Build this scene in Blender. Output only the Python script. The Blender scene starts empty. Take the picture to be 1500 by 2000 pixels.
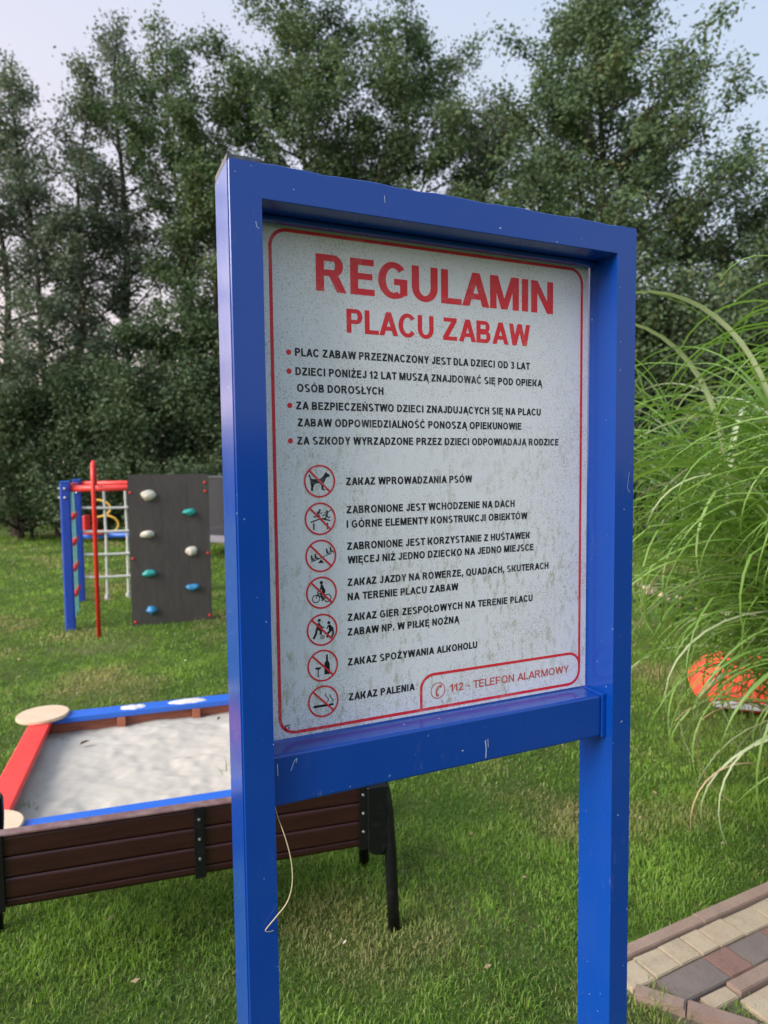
import bpy, bmesh, math, random
import numpy as np
from mathutils import Vector, Matrix, noise
SC = bpy.context.scene
COL = SC.collection
PI = math.pi
rad = math.radians

# ------------------------------------------------------------------ camera
EYE = 1.75
cd = bpy.data.cameras.new('camera'); cam = bpy.data.objects.new('camera', cd); COL.objects.link(cam)
cd.sensor_fit = 'HORIZONTAL'; cd.sensor_width = 24.0; cd.lens = 24.0 * 1330 / 1500
cd.clip_start = 0.05; cd.clip_end = 1000
R = Matrix(((0.99993824, 0.01111470, 0.0), (-0.00072546, 0.06526598, -0.99786764), (-0.01109100, 0.99780600, 0.06527002)))
# rows above are the world axes seen from the camera; columns of the object's rotation are the camera axes
cam.matrix_world = Matrix.Translation((0, 0, EYE)) @ Matrix((
    (0.99993824, 0.01111470, 0.0), (-0.00072546, 0.06526598, -0.99786764), (-0.01109100, 0.99780600, 0.06527002))).to_4x4()
cd.dof.use_dof = True; cd.dof.focus_distance = 1.32; cd.dof.aperture_fstop = 4.0
SC.camera = cam

# ------------------------------------------------------------------ sky, sun, exposure
SUN_AZ, SUN_EL = rad(-125), rad(32)          # behind and left of the camera
w = bpy.data.worlds.new('World'); SC.world = w; w.use_nodes = True
nt = w.node_tree; nt.nodes.clear()
out = nt.nodes.new('ShaderNodeOutputWorld'); bg = nt.nodes.new('ShaderNodeBackground')
sky = nt.nodes.new('ShaderNodeTexSky'); sky.sky_type = 'NISHITA'; sky.sun_disc = False
sky.sun_elevation = SUN_EL; sky.sun_rotation = SUN_AZ; sky.dust_density = 4.0; sky.air_density = 1.0; sky.ozone_density = 1.0
tc = nt.nodes.new('ShaderNodeTexCoord')
# thin even veil of high haze over the whole sky, warmer towards the horizon and towards the dusk side (left)
sep = nt.nodes.new('ShaderNodeSeparateXYZ'); nt.links.new(tc.outputs['Generated'], sep.inputs[0])
el = nt.nodes.new('ShaderNodeMapRange'); el.inputs[1].default_value = 0.0; el.inputs[2].default_value = 0.75
nt.links.new(sep.outputs['Z'], el.inputs[0])
rampv = nt.nodes.new('ShaderNodeValToRGB'); cr = rampv.color_ramp
cr.elements[0].position = 0.0; cr.elements[0].color = (9.0, 7.6, 5.9, 1)
cr.elements[1].position = 1.0; cr.elements[1].color = (5.6, 6.9, 8.8, 1)
e = cr.elements.new(0.35); e.color = (7.6, 7.6, 8.2, 1)
nt.links.new(el.outputs[0], rampv.inputs[0])
side = nt.nodes.new('ShaderNodeMapRange'); side.inputs[1].default_value = -0.7; side.inputs[2].default_value = 0.6
side.inputs[3].default_value = 1.0; side.inputs[4].default_value = 0.0
nt.links.new(sep.outputs['X'], side.inputs[0])
tint = nt.nodes.new('ShaderNodeMix'); tint.data_type = 'RGBA'
tint.inputs[6].default_value = (0.78, 0.88, 0.93, 1); tint.inputs[7].default_value = (1.22, 1.05, 1.00, 1)
nt.links.new(side.outputs[0], tint.inputs[0])
glow = nt.nodes.new('ShaderNodeMapRange'); glow.inputs[1].default_value = -0.45; glow.inputs[2].default_value = -0.80
glow.inputs[3].default_value = 0.0; glow.inputs[4].default_value = 1.0; nt.links.new(sep.outputs['X'], glow.inputs[0])
tint2 = nt.nodes.new('ShaderNodeMix'); tint2.data_type = 'RGBA'; nt.links.new(glow.outputs[0], tint2.inputs[0])
nt.links.new(tint.outputs[2], tint2.inputs[6]); tint2.inputs[7].default_value = (4.2, 3.5, 3.0, 1)
mul = nt.nodes.new('ShaderNodeMix'); mul.data_type = 'RGBA'; mul.blend_type = 'MULTIPLY'; mul.inputs[0].default_value = 1.0
nt.links.new(rampv.outputs[0], mul.inputs[6]); nt.links.new(tint2.outputs[2], mul.inputs[7])
mx = nt.nodes.new('ShaderNodeMix'); mx.data_type = 'RGBA'; mx.inputs[0].default_value = 0.70
nt.links.new(sky.outputs[0], mx.inputs[6]); nt.links.new(mul.outputs[2], mx.inputs[7])
nt.links.new(mx.outputs[2], bg.inputs[0]); bg.inputs[1].default_value = 0.087
nt.links.new(bg.outputs[0], out.inputs[0])
sl = bpy.data.lights.new('sun', 'SUN'); sun = bpy.data.objects.new('sun', sl); COL.objects.link(sun)
sl.energy = 2.5; sl.angle = rad(35); sl.color = (1.0, 0.95, 0.88)
sv = Vector((math.sin(SUN_AZ) * math.cos(SUN_EL), math.cos(SUN_AZ) * math.cos(SUN_EL), math.sin(SUN_EL)))
sun.rotation_euler = sv.to_track_quat('Z', 'Y').to_euler(); sun.location = (-6, -6, 8)
SC.view_settings.view_transform = 'Standard'; SC.view_settings.look = 'None'
SC.view_settings.exposure = 0.70; SC.view_settings.gamma = 1.0; SC.view_settings.use_curve_mapping = False
SC.cycles.max_bounces = 6; SC.cycles.transparent_max_bounces = 6
SC.cycles.use_denoising = True

# ------------------------------------------------------------------ helpers
def tag(o, label=None, cat=None, group=None, kind=None):
    if label: o['label'] = label
    if cat: o['category'] = cat
    if group: o['group'] = group
    if kind: o['kind'] = kind
    return o

def thing(name, label, cat, loc=(0, 0, 0), rz=0.0, group=None):
    o = bpy.data.objects.new(name, None); COL.objects.link(o)
    o.empty_display_size = 0.1
    o.location = loc; o.rotation_euler = (0, 0, rz)
    return tag(o, label, cat, group)

def link(name, me, parent=None, loc=None, rot=None):
    o = bpy.data.objects.new(name, me); COL.objects.link(o)
    if parent: o.parent = parent
    if loc is not None: o.location = loc
    if rot is not None: o.rotation_euler = rot
    return o

def obj(name, bm, m, parent=None, smooth=False, loc=None, rot=None):
    me = bpy.data.meshes.new(name); bm.normal_update(); bm.to_mesh(me); bm.free()
    for x in (m if isinstance(m, (list, tuple)) else [m]): me.materials.append(x)
    if smooth: me.polygons.foreach_set('use_smooth', [True] * len(me.polygons))
    return link(name, me, parent, loc, rot)

def box(bm, lo, hi, bev=0.0, seg=1, mtx=None):
    r = bmesh.ops.create_cube(bm, size=1.0)
    vs = r['verts']
    for v in vs:
        v.co = Vector([lo[i] + (v.co[i] + 0.5) * (hi[i] - lo[i]) for i in range(3)])
    if bev > 0:
        es = list({e for v in vs for e in v.link_edges})
        g = bmesh.ops.bevel(bm, geom=es, offset=bev, segments=seg, affect='EDGES', profile=0.5)
        vs = list({v for f in g['faces'] for v in f.verts} | {v for v in vs if v.is_valid})
    if mtx is not None:
        bmesh.ops.transform(bm, matrix=mtx, verts=vs)
    return vs

def tube(bm, pts, r, n=8, caps=True):
    pts = [Vector(p) for p in pts]
    rs = r if isinstance(r, (list, tuple)) else [r] * len(pts)
    rings = []; prev = None
    for i, p in enumerate(pts):
        t = (pts[min(i + 1, len(pts) - 1)] - pts[max(i - 1, 0)]).normalized()
        if prev is None:
            a = Vector((0, 0, 1)) if abs(t.z) < 0.9 else Vector((1, 0, 0))
            u = t.cross(a).normalized()
        else:
            u = (prev - t * prev.dot(t)).normalized()
        prev = u; v = t.cross(u)
        rings.append([bm.verts.new(p + (u * math.cos(2 * PI * k / n) + v * math.sin(2 * PI * k / n)) * rs[i]) for k in range(n)])
    for a, b in zip(rings, rings[1:]):
        for k in range(n):
            bm.faces.new((a[k], a[(k + 1) % n], b[(k + 1) % n], b[k]))
    if caps and n > 2:
        bm.faces.new(rings[0][::-1]); bm.faces.new(rings[-1])

def prism(bm, outline, z0, z1):
    a = [bm.verts.new((x, y, z0)) for x, y in outline]; b = [bm.verts.new((x, y, z1)) for x, y in outline]
    bm.faces.new(a[::-1]); bm.faces.new(b)
    n = len(a)
    for i in range(n): bm.faces.new((a[i], a[(i + 1) % n], b[(i + 1) % n], b[i]))

def np_mesh(name, V, F, mats, attr=None, smooth=False):
    """V (n,3), F (m,k) of equal-size faces; attr = dict of per-vertex floats."""
    me = bpy.data.meshes.new(name)
    me.vertices.add(len(V)); me.vertices.foreach_set('co', np.asarray(V, np.float32).ravel())
    k = F.shape[1]
    me.loops.add(F.size); me.loops.foreach_set('vertex_index', F.astype(np.int32).ravel())
    me.polygons.add(len(F)); me.polygons.foreach_set('loop_start', np.arange(0, F.size, k, dtype=np.int32))
    if smooth: me.polygons.foreach_set('use_smooth', np.ones(len(F), bool))
    for m in mats: me.materials.append(m)
    me.update(calc_edges=True)
    for a, val in (attr or {}).items():
        at = me.attributes.new(a, 'FLOAT', 'POINT'); at.data.foreach_set('value', np.asarray(val, np.float32))
    return me

# ------------------------------------------------------------------ materials
class Mat:
    def __init__(s, name, color=(0.5, 0.5, 0.5), rough=0.6, metal=0.0, spec=0.5):
        s.m = bpy.data.materials.new(name); s.m.use_nodes = True
        s.t = s.m.node_tree; s.b = s.t.nodes['Principled BSDF']
        s.b.inputs['Base Color'].default_value = (*color, 1); s.b.inputs['Roughness'].default_value = rough
        s.b.inputs['Metallic'].default_value = metal; s.b.inputs['Specular IOR Level'].default_value = spec
        s.col = None; s.color = color
        s.geo = s.t.nodes.new('ShaderNodeNewGeometry')
    def n(s, k): return s.t.nodes.new(k)
    def l(s, a, b): s.t.links.new(a, b)
    def noise(s, scale, detail=4, rough=0.55, stretch=None, obj=False, dist=0.0):
        n = s.n('ShaderNodeTexNoise'); n.inputs['Scale'].default_value = scale; n.inputs['Detail'].default_value = detail
        n.inputs['Roughness'].default_value = rough; n.inputs['Distortion'].default_value = dist
        src = s.geo.outputs['Position']
        if obj:
            tcn = s.n('ShaderNodeTexCoord'); src = tcn.outputs['Object']
        if stretch:
            mp = s.n('ShaderNodeMapping'); mp.inputs['Scale'].default_value = stretch; s.l(src, mp.inputs[0]); src = mp.outputs[0]
        s.l(src, n.inputs['Vector']); return n.outputs['Fac']
    def rng(s, v, a, b, c=0.0, d=1.0):
        r = s.n('ShaderNodeMapRange'); s.l(v, r.inputs[0])
        for i, x in enumerate((a, b, c, d)): r.inputs[i + 1].default_value = x
        return r.outputs[0]
    def math(s, op, a, b):
        m = s.n('ShaderNodeMath'); m.operation = op
        for i, x in enumerate((a, b)):
            if isinstance(x, (int, float)): m.inputs[i].default_value = x
            else: s.l(x, m.inputs[i])
        return m.outputs[0]
    def mix(s, fac, c2, c1=None):
        """overlay colour c2 by fac on the running colour"""
        x = s.n('ShaderNodeMix'); x.data_type = 'RGBA'
        if isinstance(fac, (int, float)): x.inputs[0].default_value = fac
        else: s.l(fac, x.inputs[0])
        if s.col is None: x.inputs[6].default_value = (*(c1 or s.color), 1)
        else: s.l(s.col, x.inputs[6])
        if isinstance(c2, tuple): x.inputs[7].default_value = (*c2, 1)
        else: s.l(c2, x.inputs[7])
        s.col = x.outputs[2]; s.l(s.col, s.b.inputs['Base Color']); return s
    def attr(s, name):
        a = s.n('ShaderNodeAttribute'); a.attribute_name = name; return a.outputs['Fac']
    def bump(s, v, strength=0.3, dist=0.01):
        b = s.n('ShaderNodeBump'); b.inputs['Strength'].default_value = strength; b.inputs['Distance'].default_value = dist
        s.l(v, b.inputs['Height']); s.l(b.outputs[0], s.b.inputs['Normal']); return s
    def rough(s, v): s.l(v, s.b.inputs['Roughness']); return s
    def translucent(s, amount=0.35, gain=(1.2, 1.35, 0.6)):
        tr = s.n('ShaderNodeBsdfTranslucent'); mxs = s.n('ShaderNodeMixShader'); mxs.inputs[0].default_value = amount
        g = s.n('ShaderNodeMix'); g.data_type = 'RGBA'; g.blend_type = 'MULTIPLY'; g.inputs[0].default_value = 1
        if s.col is None: g.inputs[6].default_value = (*s.color, 1)
        else: s.l(s.col, g.inputs[6])
        g.inputs[7].default_value = (*gain, 1); s.l(g.outputs[2], tr.inputs[0])
        s.l(s.b.outputs[0], mxs.inputs[1]); s.l(tr.outputs[0], mxs.inputs[2])
        o = s.t.nodes['Material Output']; s.l(mxs.outputs[0], o.inputs[0]); return s

def paint(name, color, rough=0.32, speck=(0.7, 0.75, 0.8), fade=0.12, coat=0.0, spec=0.5):
    M = Mat(name, color, rough, spec=spec)
    M.mix(M.rng(M.noise(3.0, 5), 0.40, 0.75, 0, fade), tuple(min(1, c * 0.8 + 0.05) for c in color))
    M.mix(M.math('MULTIPLY', M.rng(M.noise(60, 5, 0.7, stretch=(1, 1, 0.3)), 0.60, 0.72), M.rng(M.noise(5, 3), 0.5, 0.65, 0, 0.35)), tuple(min(1, c * 0.6 + 0.16) for c in color))
    M.mix(M.rng(M.noise(22, 3, stretch=(1, 1, 0.15)), 0.55, 0.8, 0, 0.10), tuple(c * 0.5 for c in color))
    M.mix(M.rng(M.noise(120, 1.5), 0.765, 0.785, 0, 0.7), speck)
    M.mix(M.rng(M.noise(34, 2, stretch=(1, 1, 0.12)), 0.785, 0.80, 0, 0.5), speck)
    M.rough(M.rng(M.noise(7, 5), 0.3, 0.7, rough - 0.07, rough + 0.12))
    if coat: M.b.inputs['Coat Weight'].default_value = coat; M.b.inputs['Coat IOR'].default_value = 1.6; M.b.inputs['Coat Roughness'].default_value = 0.14
    return M.m

mBlue = paint('blue_paint', (0.0005, 0.052, 0.34), 0.3, coat=0.6, spec=0.15)
mBlueToy = paint('blue_toy_paint', (0.02, 0.13, 0.60), 0.38, fade=0.25)
mBlueDark = paint('blue_post_paint', (0.014, 0.06, 0.42), 0.45)
mRedToy = paint('red_toy_paint', (0.80, 0.045, 0.04), 0.38, fade=0.2)
mRedPole = paint('red_pole_paint', (0.72, 0.03, 0.025), 0.3)
mYellow = paint('yellow_paint', (0.75, 0.45, 0.06), 0.35)
mBlack = Mat('black_metal', (0.006, 0.006, 0.008), 0.35, spec=0.35); mBlack.mix(mBlack.rng(mBlack.noise(30, 4), 0.55, 0.8, 0, 0.25), (0.06, 0.06, 0.06)); mBlack = mBlack.m
mCap = Mat('grey_plastic', (0.06, 0.065, 0.075), 0.5); mCap.mix(mCap.rng(mCap.noise(40, 3), 0.5, 0.8), (0.16, 0.17, 0.18)); mCap = mCap.m
mBolt = Mat('zinc_bolt', (0.5, 0.5, 0.52), 0.35, 0.9).m

def panel_mat(name, base, is_panel):
    M = Mat(name, base, 0.42, spec=0.4)
    big = M.noise(6, 5, 0.6); patch = M.rng(big, 0.38, 0.66)
    fine = M.noise(320, 4, 0.75)
    if is_panel:
        M.mix(M.rng(M.noise(2.2, 3), 0.3, 0.7, 0, 0.4), (0.74, 0.78, 0.86))
        dens = M.rng(patch, 0, 1, 0.60, 0.515)
        sub = M.math('SUBTRACT', fine, dens); M.mix(M.rng(sub, 0.0, 0.035, 0, 0.55), (0.27, 0.27, 0.19))
        sz = M.n('ShaderNodeSeparateXYZ'); M.l(M.geo.outputs['Position'], sz.inputs[0]); low = M.rng(sz.outputs['Z'], 2.0, 1.45, 0.12, 1.0)
        st = M.noise(75, 6, 0.75, stretch=(1, 1, 0.4)); M.mix(M.math('MULTIPLY', M.rng(st, 0.52, 0.60), M.math('MULTIPLY', low, M.rng(M.noise(9, 4), 0.38, 0.58, 0.08, 0.62))), (0.33, 0.33, 0.17))
        M.mix(M.rng(M.noise(620, 2), 0.66, 0.75, 0, 0.5), (0.12, 0.12, 0.10))
    else:
        M.mix(M.rng(fine, 0.64, 0.76, 0, 0.15), (0.42, 0.42, 0.40))
        M.mix(M.rng(M.noise(40, 4), 0.5, 0.75, 0, 0.08), (0.5, 0.5, 0.5))
    # dried slug tracks: pale wandering lines
    vor = M.n('ShaderNodeTexVoronoi'); vor.feature = 'DISTANCE_TO_EDGE'; vor.inputs['Scale'].default_value = 34
    nz = M.n('ShaderNodeTexNoise'); nz.inputs['Scale'].default_value = 11; nz.inputs['Detail'].default_value = 4
    M.l(M.geo.outputs['Position'], nz.inputs['Vector'])
    vm = M.n('ShaderNodeVectorMath'); vm.operation = 'MULTIPLY_ADD'; vm.inputs[1].default_value = (0.16, 0.16, 0.16)
    M.l(nz.outputs['Color'], vm.inputs[0]); M.l(M.geo.outputs['Position'], vm.inputs[2]); M.l(vm.outputs[0], vor.inputs['Vector'])
    line = M.rng(vor.outputs['Distance'], 0.03, 0.10, 1, 0)
    msk = M.rng(M.noise(9, 3), 0.50, 0.62)
    M.mix(M.math('MULTIPLY', line, M.math('MULTIPLY', msk, 0.55 if is_panel else 0.10)), (0.80, 0.82, 0.84))
    M.rough(M.rng(M.noise(30, 4), 0.3, 0.7, 0.34, 0.55))
    return M.m
mPanel = panel_mat('panel_face', (0.80, 0.82, 0.87), True)
mPrintRed = panel_mat('print_red', (0.76, 0.026, 0.040), False)
mPrintBlack = panel_mat('print_black', (0.010, 0.010, 0.016), False)
mPrintFaded = panel_mat('print_faded_red', (0.58, 0.10, 0.09), False)

def foliage_mat(name, dark, light, rough=0.5, trans=0.3, third=None, gain=(1.25, 1.4, 0.6), spec=0.22):
    M = Mat(name, dark, rough, spec=spec)
    M.mix(M.attr('tint'), light)
    if third: M.mix(M.rng(M.attr('tint'), 0.93, 1.0), third)
    M.translucent(trans, gain)
    return M.m

# ------------------------------------------------------------------ setting: ground, lawn
def in_poly(X, Y, poly):
    ins = np.zeros(X.shape, bool); n = len(poly)
    for i in range(n):
        x0, y0 = poly[i]; x1, y1 = poly[(i + 1) % n]
        c = ((y0 > Y) != (y1 > Y)) & (X < (x1 - x0) * (Y - y0) / (y1 - y0 + 1e-12) + x0)
        ins ^= c
    return ins

PATH_O = Vector((0.86, 2.31, 0)); PA = rad(26.6)
PE1 = Vector((math.cos(PA), math.sin(PA), 0)); PE2 = Vector((-math.sin(PA), math.cos(PA), 0))
def path_pt(s, t): p = PATH_O + PE1 * s + PE2 * t; return (p.x, p.y)
PATH_POLY = [path_pt(-0.17, -0.02), path_pt(-0.12, 0.035), path_pt(1.8, -0.01), path_pt(1.8, -1.0), path_pt(0.42, -1.0), path_pt(-0.10, -0.26)]

M = Mat('soil_under_lawn', (0.055, 0.085, 0.020), 0.95, spec=0.1)
M.mix(M.rng(M.noise(0.9, 5), 0.35, 0.65), (0.085, 0.14, 0.026))
M.mix(M.rng(M.noise(0.55, 4), 0.52, 0.70, 0, 0.7), (0.17, 0.155, 0.075))
M.mix(M.rng(M.noise(45, 4), 0.45, 0.7, 0, 0.6), (0.02, 0.026, 0.010))
M.bump(M.noise(60, 5), 0.6, 0.03)
mSoil = M.m
g = bmesh.new()
bmesh.ops.create_grid(g, x_segments=60, y_segments=60, size=150)
ground = tag(obj('ground', g, mSoil), kind='structure')

M = Mat('grass_blade', (0.065, 0.155, 0.022), 0.5, spec=0.35)
M.mix(M.attr('tint'), (0.26, 0.43, 0.065))
M.mix(M.rng(M.attr('dry'), 0.0, 1.0), (0.42, 0.36, 0.18))
M.translucent(0.35, (1.2, 1.3, 0.5)); mBlade = M.m

def patch_noise(X, Y, f, seed):
    r = np.random.RandomState(seed); v = np.zeros_like(X)
    for k in range(5):
        a = r.rand() * 2 * PI; ff = f * (1.7 ** k) ; amp = 0.62 ** k
        for q in range(3):
            a = r.rand() * 2 * PI; p = r.rand() * 2 * PI
            v += amp * np.sin((X * math.cos(a) + Y * math.sin(a)) * ff + p + 1.3 * np.sin((X * math.sin(a) - Y * math.cos(a)) * ff * 0.8 + p * 2))
    return v / 3.0

def blades(name, rng, x0, x1, y0, y1, dens, hgt, wid, keep):
    n = int((x1 - x0) * (y1 - y0) * dens)
    X = rng.uniform(x0, x1, n); Y = rng.uniform(y0, y1, n)
    k = keep(X, Y); X = X[k]; Y = Y[k]; n = len(X)
    pn = patch_noise(X, Y, 4.2, 5); dn = patch_noise(X, Y, 2.6, 9); cl = patch_noise(X, Y, 20.0, 3)
    h = hgt * (0.75 + 0.20 * pn + 0.35 * cl + rng.uniform(-0.3, 0.5, n)); h = np.clip(h, hgt * 0.3, hgt * 2.0)
    tall = rng.rand(n) < 0.004; h = np.where(tall, h * 1.9, h)
    az = rng.uniform(0, 2 * PI, n); lean = rng.uniform(0.15, 1.25, n)
    dx, dy = np.cos(az), np.sin(az); wa = az + PI / 2 + rng.uniform(-0.7, 0.7, n)
    wx, wy = np.cos(wa) * wid / 2, np.sin(wa) * wid / 2
    wsc = rng.uniform(0.6, 1.3, n); wx *= wsc; wy *= wsc
    P = np.zeros((n, 5, 3))
    P[:, 0] = np.stack([X - wx, Y - wy, np.zeros(n) - 0.003], 1); P[:, 1] = np.stack([X + wx, Y + wy, np.zeros(n) - 0.003], 1)
    mxp = X + dx * h * lean * 0.35; myp = Y + dy * h * lean * 0.35; mz = h * 0.6
    P[:, 2] = np.stack([mxp + wx * 0.8, myp + wy * 0.8, mz], 1); P[:, 3] = np.stack([mxp - wx * 0.8, myp - wy * 0.8, mz], 1)
    P[:, 4] = np.stack([X + dx * h * lean, Y + dy * h * lean, h * (1.0 - 0.25 * lean)], 1)
    base = (np.arange(n) * 5)[:, None]
    F = np.concatenate([base + np.array([[0, 1, 2]]), base + np.array([[0, 2, 3]]), base + np.array([[3, 2, 4]])])
    t = np.clip(0.46 + 0.42 * pn + 0.16 * cl + rng.normal(0, 0.24, n), 0, 1)
    dry = np.clip((dn - 0.26) * 1.1 + rng.normal(0, 0.2, n), 0, 0.85); dry = np.where(rng.rand(n) < 0.035, 0.85, dry)
    return P.reshape(-1, 3), F, np.repeat(t, 5), np.repeat(dry, 5)

SB_A = rad(17.5)
SB_U = Vector((math.cos(SB_A), math.sin(SB_A), 0)); SB_V = Vector((-math.sin(SB_A), math.cos(SB_A), 0))
SB_N = Vector((-1.64, 2.68, 0)); SB_S = 1.36                    # near-left corner, side
def sb(u, v, z=0.0): p = SB_N + SB_U * u + SB_V * v; return Vector((p.x, p.y, z))
SB_POLY = [tuple(sb(u, v).xy) for u, v in ((-0.03, -0.03), (SB_S + .03, -0.03), (SB_S + .03, SB_S + .03), (-0.03, SB_S + .03))]
def keep_lawn(X, Y):
    fr = np.abs(X) < 0.62 * Y + 1.2
    return fr & ~in_poly(X, Y, PATH_POLY) & ~in_poly(X, Y, SB_POLY)
rng = np.random.RandomState(4)
parts = [blades('a', rng, -3.4, 3.6, 1.2, 3.6, 15000, 0.025, 0.0030, keep_lawn),
         blades('b', rng, -4.4, 4.6, 3.6, 6.4, 5600, 0.026, 0.0046, keep_lawn),
         blades('c', rng, -7.6, 7.6, 6.4, 11, 1500, 0.030, 0.008, keep_lawn),
         blades('d', rng, -12, 11, 11, 18.5, 400, 0.040, 0.016, keep_lawn)]
off = 0; Vs, Fs, Ts, Ds = [], [], [], []
for V, F, t, d in parts:
    Vs.append(V); Fs.append(F + off); Ts.append(t); Ds.append(d); off += len(V)
me = np_mesh('lawn_grass', np.concatenate(Vs), np.concatenate(Fs), [mBlade], {'tint': np.concatenate(Ts), 'dry': np.concatenate(Ds)})
tag(link('lawn_grass', me), 'short mown green grass with yellowed patches all over the lawn', 'grass', kind='stuff')

# fallen bits on the lawn: tan leaf scraps and clover heads
M = Mat('litter_tan', (0.34, 0.26, 0.15), 0.8); M.mix(M.attr('tint'), (0.60, 0.57, 0.50)); mLit = M.m
rl = np.random.RandomState(8); n = 420; X = rl.uniform(-7, 6, n); Y = 1.4 + 11 * rl.rand(n) ** 1.3; k = keep_lawn(X, Y); X = X[k]; Y = Y[k]; n = len(X)
a = rl.uniform(0, 2 * PI, n); sz = rl.uniform(0.006, 0.016, n) * (1 + 0.08 * Y); hz = rl.uniform(0.012, 0.024, n)
V = np.zeros((n, 4, 3)); d = np.stack([np.cos(a), np.sin(a)], 1); pz = np.stack([-np.sin(a), np.cos(a)], 1)
V[:, 0, :2] = np.stack([X, Y], 1) - d * sz[:, None]; V[:, 2, :2] = np.stack([X, Y], 1) + d * sz[:, None]
V[:, 1, :2] = np.stack([X, Y], 1) + pz * sz[:, None] * .45; V[:, 3, :2] = np.stack([X, Y], 1) - pz * sz[:, None] * .45
V[:, :, 2] = hz[:, None] + rl.uniform(-.006, .006, (n, 4)); V = V.reshape(-1, 3)
b = (np.arange(n) * 4)[:, None]; F = np.concatenate([b + np.array([[0, 1, 2]]), b + np.array([[0, 2, 3]])])
tag(link('leaf_litter', np_mesh('leaf_litter', V, F, [mLit], {'tint': np.repeat((rl.rand(n) < .3) * 1.0, 4)})), 'scattered tan leaf scraps and pale clover heads on the lawn', 'leaf litter', kind='stuff')

# ------------------------------------------------------------------ paved path, every stone its own object
def stone_mat(name, c, c2):
    M = Mat(name, c, 0.9, spec=0.2)
    M.mix(M.rng(M.noise(14, 5), 0.35, 0.7), c2); M.mix(M.rng(M.noise(7, 6, 0.7), 0.52, 0.66, 0, 0.45), tuple(x * 0.5 for x in c))
    M.mix(M.rng(M.noise(170, 3), 0.55, 0.75, 0, 0.55), tuple(x * 0.45 for x in c))
    M.mix(M.rng(M.noise(260, 2), 0.62, 0.72, 0, 0.5), tuple(min(1, x * 1.7) for x in c))
    M.bump(M.noise(220, 4), 0.5, 0.004); return M.m
mSand1 = stone_mat('paver_sand', (0.42, 0.33, 0.24), (0.50, 0.42, 0.30))
mSand2 = stone_mat('paver_yellow', (0.45, 0.375, 0.27), (0.39, 0.32, 0.235))
mRedP = stone_mat('paver_red', (0.26, 0.155, 0.13), (0.21, 0.135, 0.115))
mGreyP = stone_mat('paver_grey', (0.18, 0.15, 0.14), (0.225, 0.185, 0.165))
mKerb = stone_mat('kerb_stone', (0.29, 0.20, 0.165), (0.35, 0.27, 0.21))
mBed = stone_mat('joint_sand', (0.17, 0.14, 0.10), (0.10, 0.09, 0.06))
path = obj('path', bmesh.new(), mBed)
bmp = bmesh.new(); prism(bmp, PATH_POLY, -0.03, 0.008); bmp.to_mesh(path.data); bmp.free(); tag(path, kind='structure')
rp = random.Random(11)
def stone(name, s0, s1, t0, t1, top, m, gap=0.0022, shear=0.0, bev=0.0032, label=None):
    bm = bmesh.new()
    js = [rp.uniform(-0.002, 0.002) for _ in range(8)]
    c = [(s0 + gap + js[0], t0 + gap + js[1]), (s1 - gap + js[2], t0 + gap + js[3]), (s1 - gap + js[4], t1 - gap + js[5]), (s0 + gap + js[6], t1 - gap + js[7])]
    c = [(s - shear * t, t) for s, t in c]
    prism(bm, [path_pt(*q) for q in c], -0.02, top + rp.uniform(-0.002, 0.003))
    es = [e for e in bm.edges if all(v.co.z > 0 for v in e.verts)]
    bmesh.ops.bevel(bm, geom=es, offset=bev, segments=2, affect='EDGES')
    return obj(name, bm, m, path)
SH = 0.22
# long outer kerb
for i in range(5): stone('kerb_stone', -0.10 + i * 0.45, 0.35 + i * 0.45, -0.024, 0.028, 0.036, mKerb, 0.0015)
# pale row
edges = [-0.13, -0.02, 0.10, 0.208, 0.305, 0.438, 0.60, 0.72, 0.86, 0.97, 1.12, 1.24, 1.36, 1.5]
for a, b in zip(edges, edges[1:]): stone('paver', a, b, -0.132, -0.026, 0.026, rp.choice([mSand1, mSand2, mSand2]), shear=SH * 0)
edges = [-0.03, 0.20, 0.318, 0.50, 0.65, 0.80, 0.92, 1.08, 1.2, 1.35, 1.5]
cs = [mGreyP, mRedP, mGreyP, mRedP, mGreyP, mSand1, mRedP, mGreyP, mRedP, mGreyP]
for (a, b), m in zip(zip(edges, edges[1:]), cs): stone('paver', a, b, -0.25, -0.136, 0.026, m)
# inner kerb, then the lower paving
for i in range(4): stone('kerb_stone', 0.16 + i * 0.4, 0.56 + i * 0.4, -0.312, -0.256, 0.038, mKerb, 0.0015)
stone('paver', 0.035, 0.155, -0.312, -0.254, 0.022, mSand1)
# slanting end kerb, from (-0.10,-0.06) to (0.20,-0.50)
def slant(a, b, wd, top, m):
    A = Vector(path_pt(*a) + (0,)); B = Vector(path_pt(*b) + (0,)); d = (B - A).normalized(); nrm = Vector((-d.y, d.x, 0)) * wd / 2
    bm = bmesh.new(); prism(bm, [tuple((A + d * .002 - nrm).xy), tuple((B - d * .002 - nrm).xy), tuple((B - d * .002 + nrm).xy), tuple((A + d * .002 + nrm).xy)], -0.02, top)
    es = [e for e in bm.edges if all(v.co.z > 0 for v in e.verts)]
    bmesh.ops.bevel(bm, geom=es, offset=0.006, segments=2, affect='EDGES'); return obj('kerb_stone', bm, m, path)
slant((-0.128, -0.135), (-0.035, -0.262), 0.055, 0.034, mKerb)
slant((-0.035, -0.262), (0.085, -0.425), 0.055, 0.036, mKerb)
slant((0.085, -0.425), (0.25, -0.65), 0.055, 0.034, mKerb)
for j in range(3):
    t1 = -0.318 - j * 0.115; s = 0.14 + j * 0.085
    while s < 1.1:
        wd = rp.choice([0.11, 0.125, 0.15]); stone('paver', s, s + wd, t1 - 0.112, t1, 0.024, rp.choice([mSand1, mSand2, mSand1, mRedP])); s += wd
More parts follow.
